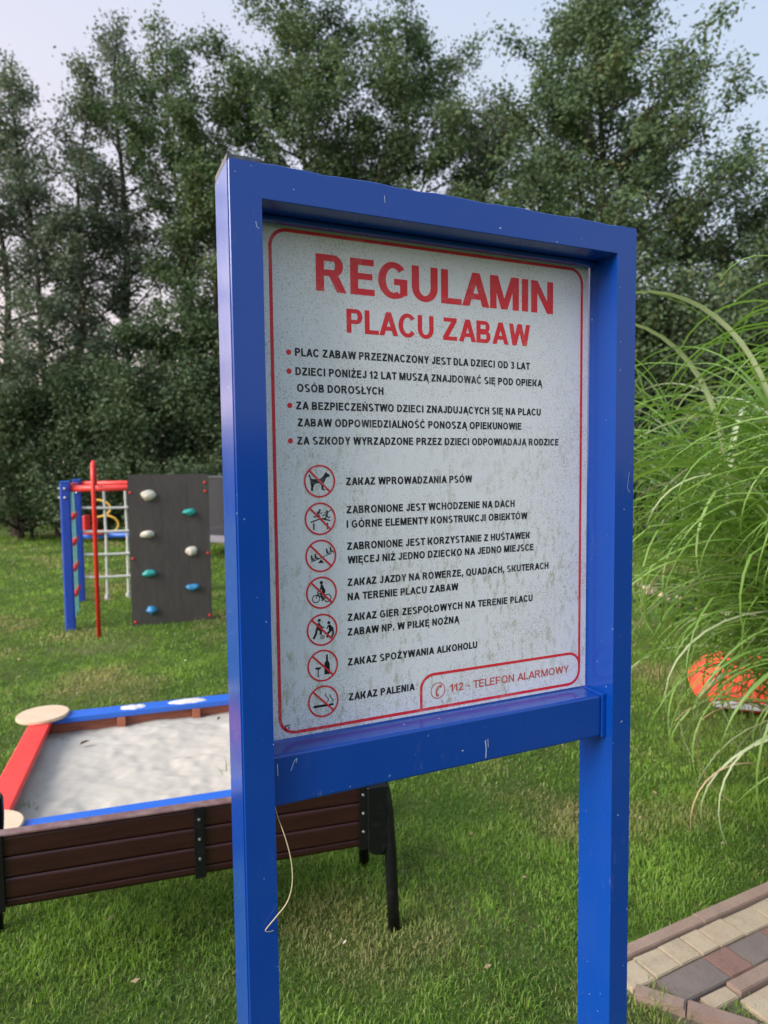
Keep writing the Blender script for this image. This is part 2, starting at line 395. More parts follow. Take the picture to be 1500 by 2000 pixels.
# weeds in the joints
def tuft_mesh(name, n, spread, h, wd, seed, mats):
    r = np.random.RandomState(seed); V = []; F = []
    for i in range(n):
        x, y = r.normal(0, spread, 2); a = r.rand() * 2 * PI; ln = r.uniform(0.2, 1.0) * h; hh = h * r.uniform(0.5, 1.1)
        px, py = -math.sin(a) * wd / 2, math.cos(a) * wd / 2; b = len(V)
        for q in range(4):
            f = q / 3; ww = (1 - f) ** 0.7
            cx, cy, cz = x + math.cos(a) * ln * f * f, y + math.sin(a) * ln * f * f, hh * (f - 0.22 * f * f)
            V += [(cx - px * ww, cy - py * ww, cz), (cx + px * ww, cy + py * ww, cz)]
        for q in range(3): k = b + q * 2; F.append((k, k + 1, k + 3, k + 2))
    V = np.array(V); return np_mesh(name, V, np.array(F), mats, {'tint': np.repeat(r.rand(n), 8) , 'dry': np.repeat((r.rand(n) < 0.25) * 0.8, 8)})
for i, (s, t, h, lab) in enumerate(((0.115, -0.345, 0.035, 'low grass weeds growing in the gap where the two kerbs meet'), (0.02, 0.0, 0.035, 'small weed over the start of the outer kerb stone'), (-0.09, -0.21, 0.06, 'tuft of grass leaning over the slanting end kerb'))):
    p = path_pt(s, t); o = link('weed_tuft', tuft_mesh('weed_tuft', 70, 0.03, h, 0.004, 40 + i, [mBlade]), None, (p[0], p[1], 0.006)); tag(o, lab, 'weeds', kind='stuff')

# ------------------------------------------------------------------ far stone edging seen through the long grass
ed = thing('stone_edging', 'row of pale rounded stones edging the bed behind the long grass', 'edging', (0, 0, 0))
for i in range(15):
    y = 9.6 - i * 0.19; x = 3.60 + 0.09 * math.sin(i * 1.7) + 0.05 * math.sin(i * 4.1) + i * 0.012
    bm = bmesh.new(); bmesh.ops.create_icosphere(bm, subdivisions=2, radius=0.075)
    for v in bm.verts: v.co *= 1 + 0.22 * noise.noise(v.co * 12 + Vector((i * 3.1, 0, 0))); v.co.z *= 0.45
    obj('stone', bm, mSand1 if i % 3 else mKerb, ed, loc=(x, y, 0.04))

# ------------------------------------------------------------------ INFORMATION SIGN (local frame: x along the board, y back, z up)
TH = rad(24.19)
sign = thing('information_sign', 'large blue steel frame sign with white rules board headed REGULAMIN in red letters', 'sign', (-0.24856, 1.14, 0), TH)
W, DPT, TOP = 0.878, 0.108, 2.2555
def sbox(name, lo, hi, m=mBlue, bev=0.003, parent=sign):
    bm = bmesh.new(); box(bm, lo, hi, bev, 2); return obj(name, bm, m, parent)
for s in (0, 1):
    a, b = (0.0, 0.0562) if s == 0 else (0.8225, W)
    bm = bmesh.new(); box(bm, (a, 0, -0.05), (b, DPT, TOP)); xo = a if s == 0 else b
    bmesh.ops.bevel(bm, geom=[e for e in bm.edges if all(abs(v.co.x - xo) < 1e-5 for v in e.verts)], offset=0.0035, segments=3, affect='EDGES')
    obj('post', bm, mBlue, sign)
bm = bmesh.new()      # top rail, its upper edge slightly wavy from the weld
N = 28
xs = [0.0562 + (0.8225 - 0.0562) * i / N for i in range(N + 1)]
sec = []
for i, x in enumerate(xs):
    dz = 0.0012 * math.sin(i * 1.1) + 0.0008 * math.sin(i * 2.7)
    e0, e1 = 0.0, DPT; z0, z1 = 2.1975, TOP + dz * min(1, i, N - i); c = 0.0012
    ring = [(e0 + c, z0), (e1 - c, z0), (e1, z0 + c), (e1, z1 - c), (e1 - c, z1), (e0 + c, z1), (e0, z1 - c), (e0, z0 + c)]
    sec.append([bm.verts.new((x, y, z)) for y, z in ring])
for p, q in zip(sec, sec[1:]):
    for k in range(8): bm.faces.new((p[k], q[k], q[(k + 1) % 8], p[(k + 1) % 8]))
obj('top_rail', bm, mBlue, sign)
sbox('holding_batten', (0.0575, 0.060, 2.187), (0.8215, 0.078, 2.1965), mBlue, 0.002)
sbox('crossbar', (0.0564, 0.022, 1.1425), (0.8100, 0.084, 1.2370), mBlue, 0.005)
sbox('crossbar', (0.0564, 0.0845, 1.1425), (0.8223, 0.104, 1.2340), mBlue, 0.002)
sbox('end_plate', (0.8103, 0.0195, 1.1400), (0.8223, 0.084, 1.2395), mBlue, 0.002)
bm = bmesh.new(); box(bm, (0.0015, 0.012, TOP + 0.0004), (0.0600, DPT + 0.002, TOP + 0.0125), 0.002, 2)
obj('post_cap', bm, mCap, sign)
bm = bmesh.new(); box(bm, (0.8235, 0.014, TOP + 0.0004), (W - 0.001, DPT - 0.002, TOP + 0.004), 0.001, 1); obj('post_cap', bm, mCap, sign)
mScr = Mat('bare_scratch', (0.45, 0.55, 0.70), 0.6).m
def scratch(pts, wd, y):
    bm = bmesh.new()
    for (x0, z0), (x1, z1) in zip(pts, pts[1:]):
        t = Vector((x1 - x0, z1 - z0)).normalized(); nx, nz = -t.y * wd / 2, t.x * wd / 2
        bm.faces.new([bm.verts.new(q) for q in ((x0 - nx, y, z0 - nz), (x1 - nx, y, z1 - nz), (x1 + nx, y, z1 + nz), (x0 + nx, y, z0 + nz))])
    obj('paint_scratch', bm, mScr, sign)
scratch([(0.092, 1.205), (0.099, 1.222), (0.104, 1.226), (0.102, 1.218)], 0.0011, 0.0216)
scratch([(0.068, 1.200), (0.0675, 1.222)], 0.0013, 0.0216)
scratch([(0.505, 1.188), (0.507, 1.168), (0.506, 1.150)], 0.0022, 0.0216)
scratch([(0.511, 1.190), (0.512, 1.172)], 0.0012, 0.0216)
scratch([(0.045, 2.160), (0.047, 2.150), (0.051, 2.149)], 0.0010, -0.0004)
scratch([(0.28, 2.236), (0.281, 2.224)], 0.0010, -0.0004)
scratch([(0.862, 1.735), (0.857, 1.700), (0.863, 1.690)], 0.0008, -0.0004)
PY = 0.086
sbox('panel', (0.0568, PY, 1.2390), (0.8195, PY + 0.003, 2.1970), mPanel, 0.0006)
for u in (0.11, 0.775):
    for z in (2.17,):
        bm = bmesh.new(); bmesh.ops.create_cone(bm, cap_ends=True, segments=10, radius1=0.004, radius2=0.003, depth=0.003)

# flat print ---------------------------------------------------------------
class Flat:
    """flat print in board coordinates (u, z); every element sits a hair proud of the previous one"""
    def __init__(s, base): s.bm = bmesh.new(); s.y = PY - base
    def _face(s, pts):
        vs = [s.bm.verts.new((u, s.y, z)) for u, z in pts]
        try: s.bm.faces.new(vs)
        except ValueError: pass
    def poly(s, pts, c=(0, 0), r=1.0):
        s._face([(c[0] + x * r, c[1] + y * r) for x, y in pts]); s.y -= 0.00001
    def disc(s, cx, cy, rr, c=(0, 0), r=1.0, n=20, sy=1.0):
        s.poly([(cx + rr * math.cos(2 * PI * k / n), cy + sy * rr * math.sin(2 * PI * k / n)) for k in range(n)], c, r)
    def ring(s, cx, cy, r0, r1, c=(0, 0), r=1.0, n=48, a0=0.0, a1=2 * PI):
        for k in range(n):
            t0 = a0 + (a1 - a0) * k / n; t1 = a0 + (a1 - a0) * (k + 1) / n
            s._face([(c[0] + r * (cx + q * math.cos(t)), c[1] + r * (cy + q * math.sin(t))) for q, t in ((r0, t0), (r1, t0), (r1, t1), (r0, t1))])
        s.y -= 0.00001
    def line(s, pts, wd, c=(0, 0), r=1.0):
        P = [Vector(p) for p in pts]; L = []; Rr = []
        for i, p in enumerate(P):
            t = (P[min(i + 1, len(P) - 1)] - P[max(i - 1, 0)]).normalized(); nn = Vector((-t.y, t.x)) * wd / 2
            L.append(p + nn); Rr.append(p - nn)
        for i in range(len(P) - 1):
            s._face([(c[0] + r * v.x, c[1] + r * v.y) for v in (Rr[i], Rr[i + 1], L[i + 1], L[i])])
        s.y -= 0.00001
    def done(s, name, m, parent):
        bmesh.ops.recalc_face_normals(s.bm, faces=s.bm.faces)
        return obj(name, s.bm, m, parent)

# a plain bold sans alphabet drawn from stems, bars, diagonals and bowls (cap height 1)
TS, TB = 0.205, 0.165           # stem and bar thickness
def glyphs(ts, tb):
    def V(x, y0=0.0, y1=1.0, w=None): w = w or ts; return [(x, y0), (x + w, y0), (x + w, y1), (x, y1)]
    def H(y, x0, x1): return [(x0, y), (x1, y), (x1, y + tb), (x0, y + tb)]
    def D(x0, y0, x1, y1, w=None): w = w or ts * 1.08; return [(x0, y0), (x0 + w, y0), (x1 + w, y1), (x1, y1)]
    def E(cx, cy, rx, ry, a0, a1, n=18):
        return ('arc', cx, cy, rx, ry, rad(a0), rad(a1), n)
    g = {}
    w = 1.02; d = ts * 1.08
    g['A'] = (w, [D(0, 0, w / 2 - d / 2, 1), D(w - d, 0, w / 2 - d / 2, 1), [(0.22, 0.21), (w - 0.22, 0.21), (w - 0.28, 0.21 + tb), (0.28, 0.21 + tb)]])
    bowl = lambda y0, y1, x0, x1: [H(y0, x0, x1 - (y1 - y0) * .5), H(y1 - tb, x0, x1 - (y1 - y0) * .5), E(x1 - (y1 - y0) * .5, (y0 + y1) / 2, (y1 - y0) * .5, (y1 - y0) * .5, -90, 90)]
    g['B'] = (.86, [V(0)] + bowl(0, 0.56, ts, .86) + bowl(0.46, 1.0, ts, .81))
    g['P'] = (.82, [V(0)] + bowl(0.38, 1.0, ts, .82))
    g['R'] = (.94, [V(0)] + bowl(0.42, 1.0, ts, .84) + [D(.94 - d * 1.1, 0, .40, 0.44, d * 1.1)])
    g['D'] = (.90, [V(0), H(0, ts, .42), H(1 - tb, ts, .42), E(.42, .5, .48, .5, -90, 90)])
    g['O'] = (1.04, [E(.52, .5, .52, .52, 0, 360, 36)])
    g['Q'] = (1.06, [E(.52, .5, .52, .52, 0, 360, 36), D(.86, -.10, .54, .26, d * .9)])
    g['C'] = (.94, [E(.50, .5, .50, .52, 38, 322, 30)])
    g['G'] = (1.0, [E(.50, .5, .50, .52, 42, 300, 30), H(.38, .52, .97), V(.97 - ts, .10, .38 + tb * .5), [(.60, -.015), (.78, .03), (.97, .14), (.97 - ts, .24), (.74, .16), (.62, .14)]])
    g['U'] = (.90, [V(0, .38, 1), V(.90 - ts, .38, 1), E(.45, .40, .45, .42, 180, 360)])
    g['J'] = (.68, [V(.68 - ts, .32, 1), E(.34, .32, .34, .34, 180, 360)])
    g['S'] = (.86, [E(.43, .735, .41, .285, 40, 270, 20), E(.43, .25, .43, .27, -140, 90, 20)])
    g['E'] = (.78, [V(0), H(0, ts, .78), H(1 - tb, ts, .76), H(.43, ts, .71)])
    g['F'] = (.74, [V(0), H(1 - tb, ts, .74), H(.42, ts, .66)])
    g['H'] = (.88, [V(0), V(.88 - ts), H(.43, ts, .88 - ts)])
    g['I'] = (ts, [V(0)])
    g['K'] = (.94, [V(0), D(ts - .02, .30, .64, 1, d * 1.15), D(.94 - d * 1.2, 0, .30, .62, d * 1.15)])
    g['L'] = (.74, [V(0), H(0, ts, .74)])
    g['M'] = (1.12, [V(0), V(1.12 - ts), D(.56 - d * .5, 0, ts * .25, 1, d * .9), D(.56 - d * .5, 0, 1.12 - ts * .25 - d * .9, 1, d * .9)])
    g['N'] = (.90, [V(0), V(.90 - ts), D(.90 - ts * 1.0, 0, 0, 1, ts * 1.0)])
    g['T'] = (.86, [V(.43 - ts / 2, 0, 1 - tb), H(1 - tb, 0, .86)])
    g['V'] = (.96, [D(.48 - d / 2, 0, 0, 1), D(.48 - d / 2, 0, .96 - d, 1)])
    g['W'] = (1.36, [D(.35 - d / 2, 0, 0, 1), D(.35 - d / 2, 0, .68 - d / 2, 1), D(1.01 - d / 2, 0, .68 - d / 2, 1), D(1.01 - d / 2, 0, 1.36 - d, 1)])
    g['Y'] = (.94, [V(.47 - ts / 2, 0, .46), D(.47 - d / 2, .40, 0, 1), D(.47 - d / 2, .40, .94 - d, 1)])
    g['Z'] = (.82, [H(0, 0, .82), H(1 - tb, .04, .80), D(0, tb * .9, .80 - ts * 1.25, 1 - tb * .9, ts * 1.25)])
    g['1'] = (.50, [V(.46 - ts), [(-.04, .60), (-.04, .77), (.14, .85), (.46 - ts + .01, 1.0), (.46 - ts + .01, .70)]])
    g['2'] = (.72, [H(0, 0, .72), E(.35, .68, .36, .33, -20, 165, 18), D(0, tb * .8, .44, .56, ts * 1.2)])
    g['3'] = (.72, [E(.34, .735, .34, .28, -80, 150, 18), E(.35, .27, .37, .29, -155, 85, 18), H(.45, .26, .46)])
    g['-'] = (.38, [H(.34, 0, .38)]); g['.'] = (ts, [V(0, 0, ts)]); g[','] = (ts, [V(0, 0, ts), [(.04, 0), (ts, 0), (.10, -.20), (0, -.18)]])
    acute = lambda x: [[(x - .06, 1.06), (x + .07, 1.06), (x + .24, 1.27), (x + .02, 1.27)]]
    ogon = lambda x: [[(x - .08, .02), (x + .02, .02), (x - .02, -.16), (x - .14, -.16)], [(x - .14, -.26), (x + .06, -.26), (x + .06, -.16), (x - .14, -.16)]]
    for a, b in (('Ó', 'O'), ('Ś', 'S'), ('Ć', 'C'), ('Ń', 'N')): g[a] = (g[b][0], g[b][1] + acute(g[b][0] / 2 - .03))
    g['Ż'] = (.82, g['Z'][1] + [[(.31, 1.07), (.51, 1.07), (.51, 1.24), (.31, 1.24)]])
    g['Ą'] = (1.02, g['A'][1] + ogon(.98)); g['Ę'] = (.78, g['E'][1] + ogon(.72))
    g['Ł'] = (.78, [[(x + .05, y) for x, y in p] for p in g['L'][1]] + [[(-.06, .34), (.48, .62), (.48, .76), (-.06, .48)]])
    return g
def letter_line(body, u0, u1, z, cap, m, style=(0.205, 0.165), name='lettering'):
    ts, tb = style; G_ = glyphs(ts, tb); gap = 0.12 if cap > 0.03 else 0.15; x = 0.0; P = []
    for ch in body:
        if ch == ' ': x += 0.42; continue
        w_, el = G_[ch]
        for e in el: P.append((e, x))
        x += w_ + gap - (0.10 if ch in 'AVWYTLĄŁ' else 0)
    tot = x - gap; f = Flat(0.0003); sx = (u1 - u0) / tot; k = 0
    for e, ox in P:
        k = (k + 1) % 6; f.y = PY - 0.0003 - k * 0.000012
        if e[0] == 'arc':
            _, cx, cy, rx, ry, a0, a1, n = e
            for i in range(n):
                t0 = a0 + (a1 - a0) * i / n; t1 = a0 + (a1 - a0) * (i + 1) / n
                f._face([(u0 + (ox + cx + (rx - q * ts) * math.cos(t)) * sx, z + (cy + (ry - q * tb) * math.sin(t)) * cap) for q, t in ((1, t0), (0, t0), (0, t1), (1, t1))])
        else: f._face([(u0 + (ox + px_) * sx, z + pz_ * cap) for px_, pz_ in e])
    return f.done(name, m, sign)
LINES = [("REGULAMIN", 0.1775, 0.7214, 2.0800, 0.0680, 1), ("PLACU ZABAW", 0.2373, 0.6566, 2.0070, 0.0451, 1),
 ("PLAC ZABAW PRZEZNACZONY JEST DLA DZIECI OD 3 LAT", 0.1343, 0.6594, 1.9573, 0.0148, 0),
 ("DZIECI PONIŻEJ 12 LAT MUSZĄ ZNAJDOWAĆ SIĘ POD OPIEKĄ", 0.1345, 0.6921, 1.9222, 0.0148, 0),
 ("OSÓB DOROSŁYCH", 0.1369, 0.3128, 1.8918, 0.0148, 0),
 ("ZA BEZPIECZEŃSTWO DZIECI ZNAJDUJĄCYCH SIĘ NA PLACU", 0.1347, 0.6896, 1.8593, 0.0148, 0),
 ("ZABAW ODPOWIEDZIALNOŚĆ PONOSZĄ OPIEKUNOWIE", 0.1371, 0.6384, 1.8280, 0.0148, 0),
 ("ZA SZKODY WYRZĄDZONE PRZEZ DZIECI ODPOWIADAJĄ RODZICE", 0.1355, 0.7383, 1.7943, 0.0148, 0),
 ("ZAKAZ WPROWADZANIA PSÓW", 0.2317, 0.5131, 1.7166, 0.0148, 0),
 ("ZABRONIONE JEST WCHODZENIE NA DACH", 0.2319, 0.6214, 1.6618, 0.0148, 0),
 ("I GÓRNE ELEMENTY KONSTRUKCJI OBIEKTÓW", 0.2314, 0.6537, 1.6339, 0.0148, 0),
 ("ZABRONIONE JEST KORZYSTANIE Z HUŚTAWEK", 0.2318, 0.6620, 1.5910, 0.0148, 0),
 ("WIĘCEJ NIŻ JEDNO DZIECKO NA JEDNO MIEJSCE", 0.2325, 0.6717, 1.5640, 0.0148, 0),
 ("ZAKAZ JAZDY NA ROWERZE, QUADACH, SKUTERACH", 0.2318, 0.7123, 1.5202, 0.0148, 0),
 ("NA TERENIE PLACU ZABAW", 0.2313, 0.4787, 1.4917, 0.0148, 0),
 ("ZAKAZ GIER ZESPOŁOWYCH NA TERENIE PLACU", 0.2307, 0.6694, 1.4510, 0.0148, 0),
 ("ZABAW NP. W PIŁKĘ NOŻNĄ", 0.2303, 0.4808, 1.4222, 0.0148, 0),
 ("ZAKAZ SPOŻYWANIA ALKOHOLU", 0.2298, 0.5260, 1.3627, 0.0148, 0),
 ("ZAKAZ PALENIA", 0.2304, 0.3747, 1.2928, 0.0148, 0),
 ("112 - TELEFON ALARMOWY", 0.4590, 0.7693, 1.2765, 0.0168, 2)]
for body, u0, u1, z, cap, k in LINES:
    letter_line(body, u0, u1, z, cap, (mPrintBlack, mPrintRed, mPrintFaded)[k], ((0.275, 0.205), (0.250, 0.175), (0.200, 0.160))[k])
for z in (1.9635, 1.9290, 1.8662, 1.8010):
    f = Flat(0.0003); f.disc(0.1225, z, 0.0050); f.done('bullet', mPrintRed, sign)
# border: rounded rectangle line
def round_rect_line(f, u0, u1, z0, z1, r, wd, corners=(1, 1, 1, 1), n=10):
    """corners: tl, tr, br, bl radii factors"""
    pts = []
    for (cx, cz, a0, k) in ((u1, z1, 0, corners[1]), (u0, z1, PI / 2, corners[0]), (u0, z0, PI, corners[3]), (u1, z0, 1.5 * PI, corners[2])):
        rr = max(r * k, 0.0005); ox = cx - rr if cx == u1 else cx + rr; oz = cz - rr if cz == z1 else cz + rr
        for q in range(n + 1):
            a = a0 + PI / 2 * q / n; pts.append((ox + rr * math.cos(a), oz + rr * math.sin(a), math.cos(a), math.sin(a)))
    m = len(pts)
    for i in range(m):
        p, q = pts[i], pts[(i + 1) % m]
        f._face([(p[0] - p[2] * wd, p[1] - p[3] * wd), (p[0], p[1]), (q[0], q[1]), (q[0] - q[2] * wd, q[1] - q[3] * wd)])
    f.y -= 0.00001
f = Flat(0.0003); round_rect_line(f, 0.0885, 0.8035, 1.2455, 2.1855, 0.034, 0.0062); f.done('border_line', mPrintRed, sign)
f = Flat(0.00045)                # tab round the emergency number, shares the border's lower-right corner
z0 = 1.2560
pts = [(0.3905, 1.2520)] + [(0.3905, 1.292)] + [(0.3905 + 0.030 * (1 - math.cos(a)), 1.292 + 0.028 * math.sin(a)) for a in [PI / 2 * k / 8 for k in range(1, 9)]] + \
      [(0.770 + 0.030 * math.sin(a), 1.292 + 0.028 * math.cos(a)) for a in [PI / 2 * k / 8 for k in range(0, 9)]]
f.line(pts, 0.0058); f.done('border_line', mPrintRed, sign)

RI = 0.0312
def symbol(u, z, draw):
    f = Flat(0.0009); f.ring(0, 0, 0.895, 1.0, (u, z), RI)
    c = math.cos(rad(135)) * 0.91; 
    f.line([(-0.66, 0.66), (0.66, -0.66)], 0.115, (u, z), RI)
    s = f.done('prohibition_symbol', mPrintRed, sign)
    p = Flat(0.0004); draw(p, (u, z), RI); p.done('pictogram', mPrintBlack, s)
def dog(f, c, r):
    f.poly([(-0.70, 0.38), (-0.62, 0.40), (-0.50, 0.14), (-0.30, 0.13), (0.05, 0.15), (0.24, 0.30), (0.42, 0.58), (0.50, 0.46), (0.66, 0.38), (0.64, 0.26), (0.48, 0.22), (0.40, 0.16),
            (0.32, -0.04), (0.24, -0.20), (0.22, -0.42), (0.36, -0.54), (0.20, -0.56), (0.10, -0.50), (0.10, -0.24), (0.00, -0.14), (-0.22, -0.12), (-0.36, -0.24), (-0.42, -0.42), (-0.40, -0.58), (-0.58, -0.58), (-0.54, -0.34), (-0.58, -0.10), (-0.60, 0.10)], c, r)
def roof(f, c, r):
    f.line([(-0.62, -0.20), (0.05, 0.02)], 0.075, c, r); f.line([(0.05, 0.02), (0.66, -0.14)], 0.075, c, r)
    f.line([(-0.42, -0.26), (-0.42, -0.66)], 0.085, c, r); f.line([(0.46, -0.26), (0.46, -0.66)], 0.085, c, r)
    f.disc(-0.02, 0.52, 0.07, c, r); f.line([(-0.05, 0.46), (-0.16, 0.26)], 0.13, c, r); f.line([(-0.16, 0.26), (-0.02, 0.16), (-0.06, 0.04)], 0.07, c, r)
    f.line([(-0.16, 0.26), (-0.26, 0.12), (-0.44, 0.14)], 0.07, c, r); f.line([(-0.08, 0.40), (-0.24, 0.42)], 0.05, c, r); f.line([(-0.06, 0.38), (0.08, 0.30), (0.12, 0.42)], 0.05, c, r)
    f.disc(0.44, 0.44, 0.07, c, r); f.line([(0.46, 0.38), (0.42, 0.18)], 0.12, c, r); f.line([(0.44, 0.36), (0.72, 0.52)], 0.05, c, r); f.line([(0.44, 0.34), (0.24, 0.36)], 0.05, c, r)
    f.line([(0.42, 0.18), (0.34, 0.02), (0.20, 0.0)], 0.07, c, r); f.line([(0.42, 0.18), (0.56, 0.02), (0.64, 0.14)], 0.07, c, r); f.line([(0.36, 0.22), (0.20, 0.22), (0.14, 0.14)], 0.05, c, r)
def seesaw(f, c, r):
    f.poly([(0.0, -0.22), (0.20, -0.44), (-0.20, -0.44)], c, r); f.line([(-0.62, -0.34), (0.70, 0.14)], 0.045, c, r)
    for x, y in ((-0.56, -0.20), (-0.32, -0.12), (0.42, 0.16), (0.66, 0.24)):
        f.disc(x - 0.04, y + 0.22, 0.055, c, r); f.line([(x - 0.04, y + 0.17), (x, y - 0.04)], 0.10, c, r); f.line([(x, y - 0.03), (x + 0.15, y), (x + 0.17, y - 0.10)], 0.055, c, r); f.line([(x - 0.02, y + 0.10), (x + 0.12, y + 0.05)], 0.035, c, r)
def bike(f, c, r):
    for x in (-0.36, 0.38): f.ring(x, -0.36, 0.20, 0.255, c, r, n=24)
    f.line([(-0.36, -0.36), (-0.22, 0.02), (-0.30, 0.06)], 0.05, c, r); f.line([(-0.25, -0.06), (0.02, -0.36), (0.38, -0.36)], 0.05, c, r); f.line([(-0.24, -0.04), (0.16, -0.06), (0.04, -0.36)], 0.045, c, r); f.line([(0.16, -0.06), (0.38, -0.36)], 0.045, c, r)
    f.disc(0.0, 0.62, 0.11, c, r); f.poly([(-0.06, 0.50), (0.08, 0.50), (0.26, 0.10), (0.24, -0.04), (0.06, -0.02), (-0.02, 0.24)], c, r)
    f.line([(-0.02, 0.40), (-0.08, 0.18), (-0.24, 0.06)], 0.075, c, r); f.line([(0.14, 0.02), (-0.06, -0.08), (0.10, -0.42), (0.0, -0.50)], 0.12, c, r)
def football(f, c, r):
    f.disc(-0.18, 0.60, 0.10, c, r); f.poly([(-0.26, 0.46), (-0.14, 0.46), (-0.20, 0.08), (-0.40, 0.06)], c, r)
    f.line([(-0.34, 0.10), (-0.40, -0.20), (-0.56, -0.52)], 0.14, c, r); f.line([(-0.26, 0.10), (-0.08, -0.06), (-0.10, -0.30)], 0.14, c, r); f.line([(-0.20, 0.38), (0.02, 0.12), (0.14, 0.16)], 0.08, c, r)
    f.disc(0.44, 0.40, 0.10, c, r); f.poly([(0.42, 0.28), (0.54, 0.26), (0.76, 0.02), (0.70, -0.12), (0.44, -0.10)], c, r)
    f.line([(0.42, 0.22), (0.30, 0.04)], 0.08, c, r); f.line([(0.60, -0.08), (0.36, -0.26), (0.32, -0.52)], 0.13, c, r); f.line([(0.70, -0.08), (0.72, -0.30), (0.62, -0.52)], 0.11, c, r)
    f.ring(0.02, -0.46, 0.09, 0.13, c, r, n=20); f.disc(0.02, -0.46, 0.045, c, r, n=6)
def drink(f, c, r):
    f.poly([(-0.52, -0.08), (-0.10, -0.08), (-0.14, -0.17), (-0.27, -0.24), (-0.27, -0.60), (-0.18, -0.66), (-0.42, -0.66), (-0.33, -0.60), (-0.33, -0.24), (-0.46, -0.17)], c, r)
    f.poly([(0.22, 0.66), (0.34, 0.66), (0.34, 0.28), (0.44, 0.14), (0.46, 0.02), (0.46, -0.58), (0.10, -0.58), (0.10, 0.02), (0.12, 0.14), (0.22, 0.28)], c, r)
def smoke(f, c, r):
    f.line([(-0.64, -0.28), (0.30, -0.28)], 0.15, c, r); f.line([(0.36, -0.28), (0.66, -0.28)], 0.13, c, r)
    f.line([(0.24 + 0.09 * math.sin(t * 1.6), -0.10 + 0.16 * t) for t in [k * 0.35 for k in range(14)]][:11], 0.05, c, r)
    f.line([(0.54 + 0.10 * math.sin(t * 1.5 + 0.4), -0.16 + 0.15 * t) for t in [k * 0.35 for k in range(13)]][:11], 0.05, c, r)
for z, d in zip((1.7255, 1.6540, 1.5830, 1.5122, 1.4402, 1.3702, 1.3000), (dog, roof, seesaw, bike, football, drink, smoke)):
    symbol(0.1780, z, d)
f = Flat(0.0003); c = (0.4300, 1.2840); r = 0.0175
f.ring(0, 0, 0.88, 1.0, c, r, n=36); f.line([(0.38, 0.55), (0.05, 0.48), (-0.16, 0.10), (-0.24, -0.30), (-0.08, -0.62)], 0.20, c, r)
f.disc(0.36, 0.48, 0.19, c, r); f.disc(-0.06, -0.56, 0.19, c, r); f.done('telephone_symbol', mPrintFaded, sign)
f = Flat(0.0003); c = (0.1060, 1.2600); r = 0.006
f.poly([(-0.9, -0.7), (-0.3, -0.8), (-0.5, 0.4), (0.9, 0.6), (0.8, 0.9), (-0.9, 0.8)], c, r); f.disc(0.4, -0.2, 0.28, c, r); f.done('print_mark', mPrintBlack, sign)

# dried stalk caught on the sign's lower edge
M = Mat('dry_stalk', (0.55, 0.46, 0.27), 0.6); mStalk = M.m
sM = Matrix.Translation((-0.24856, 1.14, 0)) @ Matrix.Rotation(TH, 4, 'Z')
bm = bmesh.new()
sp = [(0.0620, 0.030, 1.150), (0.0635, 0.012, 1.125), (0.072, -0.004, 1.085), (0.0800, -0.010, 1.035), (0.0810, -0.012, 0.985), (0.0720, -0.012, 0.945), (0.0540, -0.010, 0.918), (0.0360, -0.006, 0.893), (0.0325, -0.0045, 0.884), (0.0400, -0.004, 0.8795), (0.0475, -0.003, 0.8790)]
P = [Vector(p) for p in sp]; fine = []
for i in range(len(P) - 1):
    p0, p1, p2, p3 = P[max(i - 1, 0)], P[i], P[i + 1], P[min(i + 2, len(P) - 1)]
    for q in range(5):
        t = q / 5; fine.append(0.5 * ((2 * p1) + (p2 - p0) * t + (2 * p0 - 5 * p1 + 4 * p2 - p3) * t * t + (3 * p1 - p0 - 3 * p2 + p3) * t ** 3))
fine.append(P[-1]); nf = len(fine)
fine = [Vector((p.x, p.y, 1.15 - (1.15 - p.z) * 0.80)) for p in fine]
tube(bm, [sM @ p for p in fine], [0.0005 + 0.0006 * math.sin(PI * min(1, i / nf * 1.1)) for i in range(nf)], 6)
tag(obj('grass_stalk', bm, mStalk, smooth=True), 'thin dry straw stalk hooked over the lower left corner of the blue sign', 'grass stalk')

# ------------------------------------------------------------------ BENCH (local frame: x along, y toward the sandbox)
bench = thing('park_bench', 'low wooden park bench with dark brown planks and black metal side frames, seen from behind', 'bench', (0.02, 2.48, 0), rad(16.4))
M = Mat('brown_varnish', (0.022, 0.005, 0.006), 0.36)
M.mix(M.rng(M.noise(30, 6, stretch=(0.15, 0.5, 1.6), obj=True), 0.35, 0.75), (0.038, 0.010, 0.010))
M.mix(M.rng(M.noise(150, 3), 0.66, 0.78, 0, 0.3), (0.16, 0.08, 0.07)); M.bump(M.noise(90, 4, stretch=(0.1, 1, 1), obj=True), 0.25, 0.004)
mBrown = M.m
M = Mat('pale_top_edge', (0.16, 0.085, 0.085), 0.4); M.mix(M.rng(M.noise(25, 4), 0.4, 0.7), (0.24, 0.16, 0.16)); mTopLip = M.m  # top lip in a paler, mottled brown than the planks
XL, XR = -1.42, -0.085
for i in range(3):
    z0 = 0.372 + i * 0.070
    bm = bmesh.new(); box(bm, (XL, 0.0 , z0), (XR, 0.028, z0 + 0.0685), 0.009, 3); obj('backrest_plank', bm, mBrown, bench)
bm = bmesh.new(); box(bm, (XL, -0.004, 0.5825), (XR, 0.034, 0.592), 0.003, 2); obj('top_lip', bm, mTopLip, bench)
bm = bmesh.new(); box(bm, (XL, 0.006, 0.345), (XR, 0.036, 0.3685), 0.005, 2); obj('backrest_plank', bm, mBrown, bench)
for i in range(4):
    bm = bmesh.new(); box(bm, (XL, 0.065 + i * 0.088, 0.305), (XR, 0.065 + i * 0.088 + 0.08, 0.333), 0.006, 2); obj('seat_plank', bm, mBrown, bench)
